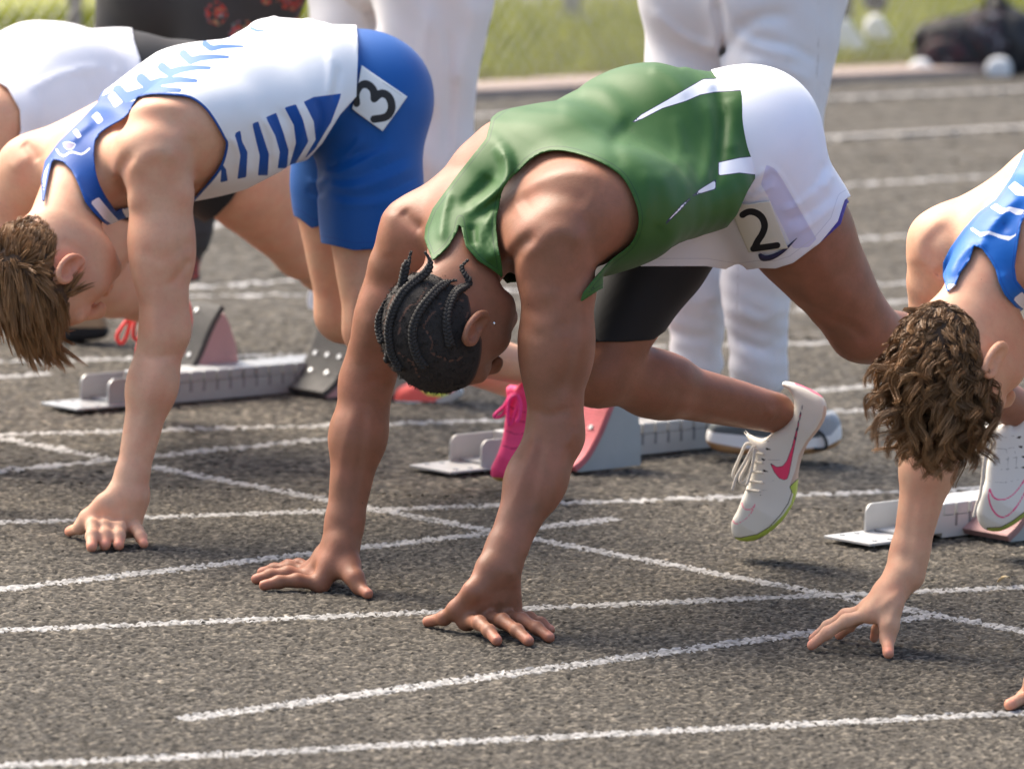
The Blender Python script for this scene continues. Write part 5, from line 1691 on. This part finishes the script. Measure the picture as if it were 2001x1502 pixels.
# ------------------------------------------------------------------ the runner in the plain white shirt
def white_runner():
    J = dict(Ls=P(-5, 235, 11.78), Le=P(-60, 560, 11.75), Lw=P(-110, 820, 11.7),
             Rs=P(-190, 230, 12.04), Re=P(-260, 520, 12.1), Rw=P(-300, 800, 12.05),
             C7=P(-95, 190, 11.95), chest=P(90, 180, 12.0), waist=P(240, 175, 12.1), pel=P(350, 195, 12.2),
             Lh=P(392, 250, 12.13), Lk=P(590, 486, 12.36), La=P(735, 590, 12.60),
             Rh=P(335, 250, 12.3), Rk=P(150, 540, 12.08), Ra=P(330, 610, 12.40))
    root = empty('person', (float(J['pel'][0]), float(J['pel'][1]), 0), 'sprinter in plain white shirt and black shorts crouched behind the chevron singlet', 'person')
    tors, arms, legs = Sdf(), Sdf(), Sdf()
    lat, ax, dor = torso(tors, J, 1.0)
    glutes(tors, J, dor, ax)
    arm(arms, J['Ls'], J['Le'], J['Lw'], unit(V(1, -.3, 0)), 1.05, 1, back=V(.3, .2, 0))
    arm(arms, J['Rs'], J['Re'], J['Rw'], unit(V(-1, .3, 0)), 1.05, 1, back=V(.3, .2, 0))
    n = len(arms.pr) // 2
    leg(legs, J['Lh'], J['Lk'], J['La'], unit(UF - V(0, 0, .8)), 1.05)
    leg(legs, J['Rh'], J['Rk'], J['Ra'], unit(UF - V(0, 0, .8)))
    body = Sdf(); body.pr = tors.pr + arms.pr + legs.pr
    hU = unit(UF * .76 - V(0, 0, .64)); hF = unit(-UF * .6 - V(0, 0, .72))
    head(body, P(-210, 420, 11.75), hU, hF, J['C7'], 1.0)
    hpr = body.pr[len(tors.pr + arms.pr + legs.pr):]
    D, mn, h = body.grid(.007)
    co, F = surf_nets(D, mn, h)
    mesh_obj('body', co, F, M_skin_fair, root, {'nail': nail_attr(co), 'tip': np.zeros(len(co))})
    out = [(-700, -200), (240, -50), (262, 80), (274, 115), (277, 145), (270, 190), (255, 260), (230, 420), (-40, 480), (-60, 330), (-700, 330)]
    hole = [(40, 215), (42, 255), (30, 290), (0, 320), (-40, 340), (-60, 900), (-300, 900), (-100, 300), (-90, 180), (-20, 150), (15, 170)]
    M = cloth_mat('white_shirt', (.82, .81, .84), rough=.6, bump=.2, wr=.5, wrs=14)
    ext = Sdf(); ext.ecap(P(60, 240, 11.95), P(200, 220, 12.08), (.13, .10), (.13, .09), lat, .07)
    side = lambda co: (co - J['chest']) @ lat
    folds = ridge([([(55, 180), (110, 150), (165, 135), (200, 135)], -.005, 7), ([(225, 130), (232, 170), (225, 230)], -.006, 9), ([(160, 140), (180, 200)], .004, 9), ([(40, 260), (60, 300), (40, 340)], -.006, 10)])
    garment('shirt', tors.pr + arms.pr[:11] + arms.pr[n:n + 11] + ext.pr, lambda p: -.010 + folds(p), .008, lambda co: np.maximum(polysd(out, pix(co)), np.where(side(co) > -.02, -polysd(hole, pix(co)), -50)), M, root)
    sidp = lambda co: (co - J['pel']) @ unit(J['Lh'] - J['Rh'])
    hem = [(200, -50), (560, -50), (560, 300), (482, 338), (470, 362), (452, 392), (425, 420), (395, 440), (330, 450), (200, 420)]
    M = cloth_mat('black_shorts', (.016, .016, .018), rough=.65, sheen=.05, bump=.15, wr=.3)
    ext = Sdf(); ext.cap(J['Lh'], P(440, 330, 12.2), .105, .10, .05)
    garment('shorts', tors.pr + legs.pr + ext.pr, lambda p: -.006 + 0 * p[:, 0], .008, lambda co: np.maximum(polysd(hem, pix(co)), 225 - pix(co)[:, 0]), M, root)
    m = hair_mat('hair_dark', (.03, .02, .012), (.12, .08, .05))
    # shoe with red laces on the front pedal
    ms = shoe_mat('shoe_red', (.75, .12, .10), [])
    sh, _ = shoe(root, [(300, 560), (350, 565), (372, 600), (368, 660), (340, 720), (300, 752), (272, 750), (262, 730), (270, 690), (276, 640), (284, 600)], P(310, 650, 12.42), V(.15, 1, 0), (368, 600), (268, 742), ms, None, .004)
    ml = plain('lace_red', (.80, .07, .07), .6, 0, .1, 200)
    C6 = lambda c: crop(c, 100, 540, .3)
    lace(sh, [[P(a, b, 12.38 - .015 * i) for a, b in C6(c)] for i, c in enumerate(([(600, 200), (555, 210), (500, 280), (440, 360), (430, 410), (455, 435), (485, 400), (520, 290), (570, 220)], [(600, 205), (560, 260), (535, 350), (540, 400), (575, 410), (600, 330)]))], .0042, ml)
    # rear shoe
    sh, _ = shoe(root, [(700, 560), (760, 570), (780, 610), (765, 660), (735, 690), (705, 705), (690, 695), (692, 660), (698, 600)], P(735, 630, 12.62), V(.15, 1, 0), (775, 600), (698, 698), ms, None, .005)
white_runner()

# ------------------------------------------------------------------ people standing behind
def pants_person(label, legs2, mat, waist, folds=None, seams=(), top=None, h=.0075, shoes=(), baggy=1.0):
    """legs2: two chains (hip, knee, ankle) with radii; waist: centre of the hips"""
    b = np.mean([l[-1] for l in legs2], axis=0)
    root = empty('person', (float(b[0]), float(b[1]), 0), label, 'person')
    s = Sdf()
    for ch, rr in [(l[:-1], l[-1]) for l in [(*l, r) for l, r in zip(legs2, waist['r'])]]:
        for (a, c), (ra, rb) in zip(zip(ch[:-1], ch[1:]), zip(rr[:-1], rr[1:])):
            s.cap(a, c, ra, rb, .05)
    w = waist['c']
    s.ecap(w - V(0, 0, .04), w + V(0, 0, .22), (.17, .13), (.16, .12), waist['lat'], .07)
    for q in (1, -1):
        s.ell(w + waist['lat'] * q * .08 + waist['back'] * .06 - V(0, 0, .02), (.10, .10, .115), None, None, .06)
    s.disp = lambda p: -.004 + wrinkle(p, 75, .0030 * baggy, 2.0, V(.2, .1, 1)) * smooth01((.55 - p[:, 2]) / .3) + wrinkle(p, 26, .0042 * baggy, .4, V(.7, .3, .55)) + (folds(p) if folds else 0)
    D, mn, hh = s.grid(h)
    co, F = surf_nets(D, mn, hh)
    hz = waist.get('hem', [.09, .09])
    ankles = [l[-1] for l in legs2]
    i = np.argmin([np.linalg.norm(co - a, axis=1) for a in ankles], axis=0)
    f = np.where(i == 0, hz[0], hz[1]) - co[:, 2]
    co, F, _ = clip(co, F, f)
    i2 = lambda c: np.argmin([np.linalg.norm(c - a, axis=1) for a in ankles], axis=0) == 0
    qq = pix(co)
    sm = (np.min([polyline_d(k, qq) for k in seams], axis=0) - 1.0) / 100 if len(seams) else np.ones(len(co))
    o = mesh_obj('trousers', co, F, mat, root, {'seam': sm, 'hemline': np.abs(np.where(i2(co), hz[0], hz[1]) + .02 - co[:, 2]) - .0012})
    t = Sdf()
    c = w + V(0, 0, .2)
    t.ecap(c, c + V(0, 0, .30), (.15, .11), (.18, .125), waist['lat'], .05)
    t.cap(c + V(0, 0, .34) + waist['lat'] * .16, c + V(0, 0, .34) - waist['lat'] * .16, .07, .07, .06)
    for q in (1, -1):
        sh_ = c + V(0, 0, .34) + waist['lat'] * .18 * q
        t.cap(sh_, sh_ - V(0, 0, .28) + waist['lat'] * .05 * q, .055, .045, .03)
        t.cap(sh_ - V(0, 0, .28) + waist['lat'] * .05 * q, sh_ - V(0, 0, .5) + waist['lat'] * .03 * q - waist['back'] * .1, .043, .03, .03)
    head(t, c + V(0, 0, .60), V(0, 0, 1), -waist['back'], c + V(0, 0, .36), 1.0)
    D, mn, hh = t.grid(.011)
    co, F = surf_nets(D, mn, hh)
    mesh_obj('upper_body', co, F, top or M_skin_fair, root, {'nail': nail_attr(co), 'tip': np.zeros(len(co))})
    return root, s
def sneaker(root, out, Y, heel, toe, mat, attrs=None, label=None, wid=1.0):
    o, _ = shoe(root, out, P(np.mean([a for a, b in out]), np.mean([b for a, b in out]), Y), V(.0, 1, 0), heel, toe, mat, attrs, .004, wid, .014)
    if label:
        o['label'] = label
    return o

M_pants = cloth_mat('white_trousers', (.70, .685, .70), [('seam', (.46, .43, .42)), ('hemline', (.5, .48, .48))], rough=.75, bump=.3, wr=.9, wrs=11)
# right: off-white baseball trousers
Yo = 12.15
R1 = pants_person('standing person in off-white baseball trousers right behind the green singlet',
    [[P(1365, -60, Yo + .12), P(1345, 330, Yo + .06), P(1358, 560, Yo + .10), P(1362, 705, Yo + .12)], [P(1532, -30, Yo - .05), P(1505, 300, Yo - .10), P(1478, 560, Yo - .04), P(1484, 735, Yo - .02)]],
    M_pants, dict(c=P(1450, -60, Yo + .03), lat=unit(V(1, -.8, 0)), back=unit(V(-.5, -.6, 0)), r=[(.105, .078, .056, .050), (.122, .088, .060, .052)], hem=[.115, .125]),
    ridge([([(1410, 105), (1470, 40), (1540, 30)], .010, 14), ([(1420, 60), (1500, 100), (1560, 110)], -.008, 12), ([(1460, 75), (1530, 85), (1600, 120)], .007, 10), ([(1450, 120), (1520, 130), (1590, 160)], -.006, 10), ([(1605, 0), (1600, 120), (1590, 260)], .004, 4), ([(1270, 20), (1330, 70), (1400, 100)], -.007, 12), ([(1400, 0), (1412, 60), (1415, 115)], .012, 10), ([(1500, 180), (1540, 220), (1590, 215)], -.006, 12), ([(1440, 470), (1480, 500), (1520, 480)], -.005, 10), ([(1445, 600), (1480, 625), (1525, 610)], -.005, 9), ([(1440, 660), (1490, 680), (1530, 660)], .005, 8), ([(1320, 560), (1360, 590), (1400, 580)], -.005, 9), ([(1315, 640), (1350, 660), (1400, 650)], .005, 8)]),
    [[(1600, 0), (1598, 120), (1586, 260), (1572, 330)], [(1602, 153), (1615, 171), (1622, 188), (1624, 205)], [(1445, 450), (1440, 600), (1445, 730)]], shoes=())
ms = shoe_mat('sneaker_grey', (.10, .11, .11), [('toe', (.36, .37, .38)), ('sole', (.80, .78, .74)), ('gum', (.42, .24, .11))])
C1 = lambda c: crop(c, 1350, 720, .2397)
def _sa(q, co):
    return {'toe': polysd(C1([(1040, 380), (1250, 300), (1260, 500), (1050, 580)]), q) / 100,
            'sole': polysd(C1([(100, 470), (180, 520), (420, 545), (700, 570), (1000, 565), (1140, 545), (1215, 455), (1250, 480), (1250, 620), (900, 720), (100, 700)]), q) / 100,
            'gum': polysd(C1([(90, 560), (160, 600), (430, 650), (800, 660), (1100, 640), (1230, 570), (1250, 720), (100, 750)]), q) / 100}
sneaker(R1[0], C1([(150, 480), (190, 430), (330, 420), (500, 380), (620, 300), (760, 290), (900, 330), (1020, 360), (1140, 345), (1205, 400), (1225, 480), (1215, 590), (1100, 650), (850, 690), (450, 690), (230, 665), (135, 610), (128, 540)]), Yo - .02, C1([(140, 580)])[0], C1([(1220, 580)])[0], ms, _sa, 'dark grey sneaker with white midsole and gum sole')
_m2 = shoe_mat('sneaker_grey_plain', (.10, .11, .11), [('sole', (.80, .78, .74))])
sneaker(R1[0], [(1320, 800), (1330, 770), (1360, 745), (1395, 745), (1440, 770), (1500, 785), (1520, 800), (1515, 822), (1450, 832), (1370, 834), (1325, 826)], Yo + .22, (1322, 820), (1518, 815), _m2, lambda q, co: {'sole': (812 - q[:, 1]) / 100})
m = MB(); m.tube(cr_spline(np.array([P(a, b, Yo - .07) for a, b in C1([(1040, 510), (1075, 540), (1105, 600), (1090, 650), (1000, 655)])]), 5), .003, 6)
m.build('shoelace', plain('lace_black', (.02, .02, .02), .8), R1[0], True)
# left: white trousers
Yl = 12.9
R2 = pants_person('standing person in loose white trousers and coral running shoes',
    [[P(720, -90, Yl + .35), P(690, 300, Yl + .30), P(665, 520, Yl + .45), P(648, 650, Yl + .5)], [P(845, -70, Yl - .05), P(832, 300, Yl - .05), P(836, 560, Yl - .02), P(840, 735, Yl)]],
    M_pants, dict(c=P(790, -110, Yl + .1), lat=unit(V(.8, -.6, 0)), back=unit(V(.6, .5, 0)), r=[(.125, .085, .058, .048), (.135, .080, .056, .050)], hem=[.13, .10]),
    ridge([([(875, 60), (880, 180), (872, 300)], .010, 9), ([(840, 20), (830, 120), (850, 220)], -.008, 14), ([(930, 0), (915, 90), (890, 170)], -.008, 16), ([(720, 0), (730, 30), (735, 60)], .010, 10)]))
ms = shoe_mat('sneaker_coral', (.88, .15, .12), [('lime', (.72, .80, .12)), ('grey', (.52, .50, .46)), ('sole', (.55, .72, .70))])
C4 = lambda c: crop(c, 800, 740, .3248)
def _sc(q, co):
    return {'lime': polysd([(818, 758), (850, 762), (880, 768), (870, 776), (835, 772)], q) / 100, 'grey': polysd([(848, 798), (850, 782), (880, 768), (902, 755), (920, 760), (890, 800)], q) / 100, 'sole': polysd([(765, 782), (800, 784), (846, 785), (846, 805), (765, 805)], q) / 100}
sneaker(R2[0], [(770, 778), (775, 762), (795, 752), (820, 742), (840, 715), (870, 712), (890, 735), (900, 755), (906, 768), (880, 788), (848, 797), (800, 797), (774, 792)], Yl - .02, (900, 775), (772, 788), ms, _sc, 'coral running shoe with lime and grey panels')
_m3 = shoe_mat('sneaker_brown', (.20, .17, .14), [('sole', (.45, .42, .36))])
sneaker(R2[0], [(640, 668), (650, 640), (675, 632), (690, 650), (690, 668), (660, 676)], Yl + .5, (690, 660), (640, 672), _m3, lambda q, co: {'sole': (664 - q[:, 1]) / 100})
# floral trousers
M = N('floral_cloth')
_sx = M.n('SeparateXYZ'); M.l(M.pos(), _sx.inputs[0]); _cx = M.n('CombineXYZ'); M.l(_sx.outputs[0], _cx.inputs[0]); M.l(_sx.outputs[2], _cx.inputs[1])
v = M.n('TexVoronoi'); v.voronoi_dimensions = '2D'; v.inputs['Scale'].default_value = 7.5; M.l(_cx.outputs[0], v.inputs['Vector'])
v2 = M.n('TexVoronoi'); v2.inputs['Scale'].default_value = 75.0; M.l(M.pos(), v2.inputs['Vector'])
inside = M.math('LESS_THAN', M.math('ADD', v.outputs['Distance'], M.math('MULTIPLY', M.noise(55, 3), .16)), .27)
petal = M.ramp(M.noise(70, 3, .6), [(.38, (.30, .22, .12)), (.46, (.40, .02, .02)), (.56, (.45, .04, .02)), (.62, (.10, .20, .30)), (.68, (.30, .28, .10))])
M.col(M.mix(M.math('MULTIPLY', inside, M.math('LESS_THAN', v2.outputs['Distance'], .55)), (.040, .038, .040), petal))
M.set(Roughness=.8); M.bump(M.noise(12, 3, dist=.6), .25, .01)
Yf = 13.55
R3 = pants_person('standing person in black trousers printed with small red flowers',
    [[P(300, -60, Yf + .1), P(265, 250, Yf + .12), P(225, 480, Yf + .15), P(175, 600, Yf + .2)], [P(480, -40, Yf - .08), P(425, 200, Yf - .05), P(350, 440, Yf), P(335, 600, Yf + .05)]],
    M.m, dict(c=P(395, -70, Yf), lat=unit(V(1, -.35, 0)), back=unit(V(-.3, -.9, 0)), r=[(.13, .085, .06, .05), (.14, .085, .06, .05)], hem=[.16, .16]))
ms = shoe_mat('shoe_tan', (.42, .28, .16), [('sock', (.80, .79, .80)), ('sole', (.015, .015, .016))])
sneaker(R3[0], [(112, 648), (118, 618), (140, 600), (165, 585), (192, 590), (205, 615), (212, 640), (208, 658), (160, 664), (118, 660)], Yf + .12, (208, 650), (115, 655), ms, lambda q, co: {'sole': (640 - q[:, 1]) / 100, 'sock': (q[:, 1] - 617 + (q[:, 0] < 150) * 60) / 100}, 'tan shoe with thick black sole and white sock', 1.1)
sneaker(R3[0], [(290, 640), (298, 610), (320, 600), (350, 600), (368, 620), (375, 645), (340, 655), (300, 652)], Yf + .05, (372, 640), (290, 645), ms, lambda q, co: {'sole': (634 - q[:, 1]) / 100, 'sock': 5 + 0 * q[:, 0]})
# ------------------------------------------------------------------ bags and a bystander by the fence
def blob(name, prims, h, mat, parent, disp=None):
    s = Sdf(); prims(s); s.disp = disp
    D, mn, hh = s.grid(h); co, F = surf_nets(D, mn, hh)
    return mesh_obj(name, co, F, mat, parent)
Mb = N('camo_pack')
_n = Mb.noise(22, 2, .5)
Mb.col(Mb.ramp(_n, [(.40, (.006, .006, .007)), (.50, (.014, .013, .016)), (.545, (.008, .008, .009)), (.575, (.09, .006, .010)), (.61, (.008, .008, .009)), (.70, (.20, .195, .21)), (.72, (.008, .008, .009))]))
Mb.set(Roughness=.7)
Mk = plain('black_nylon', (.010, .010, .012), .6, 0, .3, 20)
Yb = 22.75
bp = empty('backpack', tuple(G(1880, 143)), 'black backpack with red and white camouflage print lying by the kerb', 'backpack')
blob('bag_body', lambda s: (s.ecap(P(1835, 112, Yb), P(1925, 100, Yb), (.11, .09), (.12, .10), V(0, 1, 0), .05), s.ell(P(1860, 70, Yb), (.13, .10, .07), None, None, .06), s.ell(P(1930, 60, Yb + .02), (.09, .1, .09), None, None, .06)), .008, Mb.m, bp, lambda p: wrinkle(p, 60, .006, 1.0, V(.7, .1, .6)))
blob('front_pocket', lambda s: s.ell(P(1850, 112, Yb - .10), (.10, .04, .07), None, None, .03), .008, Mb.m, bp)
m = MB(); m.tube(cr_spline(np.array([P(1800, 110, Yb - .08), P(1790, 70, Yb - .06), P(1840, 40, Yb), P(1890, 30, Yb)]), 6), .012, 8); m.build('strap', Mk, bp, True)
db = empty('sports_bag', tuple(G(1975, 143)), 'tall plain black sports bag standing against the backpack', 'bag')
blob('bag_body', lambda s: (s.ecap(P(1950, 20, Yb + .05), P(1995, 110, Yb), (.055, .05), (.09, .09), V(0, 1, 0), .05), s.ecap(P(1990, 60, Yb), P(2040, 120, Yb), (.07, .07), (.08, .08), V(0, 1, 0), .05)), .008, Mk, db, lambda p: wrinkle(p, 50, .005, 2.0, V(.4, .1, .8)))
m = MB(); m.tube(cr_spline(np.array([P(1935, 40, Yb - .02), P(1925, 5, Yb), P(1950, -12, Yb), P(1970, 20, Yb)]), 6), .010, 8); m.build('carry_handle', Mk, db, True)
ms = shoe_mat('sneaker_white', (.78, .78, .77), [])
for nm, out, lab in (('sneaker', [(1772, 146), (1776, 128), (1795, 116), (1812, 118), (1824, 134), (1826, 148), (1800, 151)], 'white sneaker tossed beside the camouflage backpack'), ('sneaker', [(1926, 146), (1930, 122), (1950, 112), (1972, 118), (1976, 146), (1950, 150)], 'white sneaker wedged between the two bags')):
    c = G(out[0][0] + 25, out[0][1] + 2)
    o, _ = shoe(None, out, P(np.mean([a for a, b in out]), 135, Yb - .16), V(0, 1, 0), out[0], out[-2], ms, None, .006, 1.0, .012, nm)
    tag(o, lab, 'shoe')
Md = cloth_mat('dark_trousers', (.02, .022, .028), rough=.8, bump=.2, wr=.4)
Yp = 23.6
R4 = pants_person('bystander in dark trousers and pale shoes on the grass beyond the fence',
    [[P(1640, -420, Yp + .1), P(1640, -190, Yp + .06), P(1642, 20, Yp + .08)], [P(1690, -420, Yp + .2), P(1710, -190, Yp + .2), P(1712, 0, Yp + .25)]],
    Md, dict(c=P(1665, -430, Yp + .12), lat=unit(V(1, .3, 0)), back=unit(V(.2, -.9, 0)), r=[(.085, .06, .045), (.085, .06, .045)], hem=[.12, .12]), h=.012)
sneaker(R4[0], [(1632, 92), (1630, 60), (1640, 40), (1660, 38), (1672, 60), (1692, 84), (1690, 96), (1650, 98)], Yp + .05, (1632, 90), (1692, 92), ms)
sneaker(R4[0], [(1690, 70), (1692, 42), (1705, 30), (1722, 34), (1738, 58), (1745, 72), (1720, 78)], Yp + .4, (1690, 70), (1745, 72), ms)
# a curled dry leaf lying on the track
lf = MB()
_p = cr_spline(np.array([G(1950, 1136, .004), G(1956, 1130, .012), G(1963, 1127, .016), G(1969, 1126, .014), G(1972, 1129, .006)]), 6)
for i in range(len(_p) - 1):
    w = .004 * math.sin(math.pi * (i + .5) / len(_p)) + .0015
    lf.add([_p[i] + VL * w, _p[i] - VL * w, _p[i + 1] - VL * w, _p[i + 1] + VL * w], [(0, 1, 2, 3)])
lo = lf.build('leaf', plain('dry_leaf', (.55, .42, .24), .8), None, True, recalc=False); solidify(lo, .001)
tag(lo, 'tiny curled dry leaf lying on the black track', 'leaf')
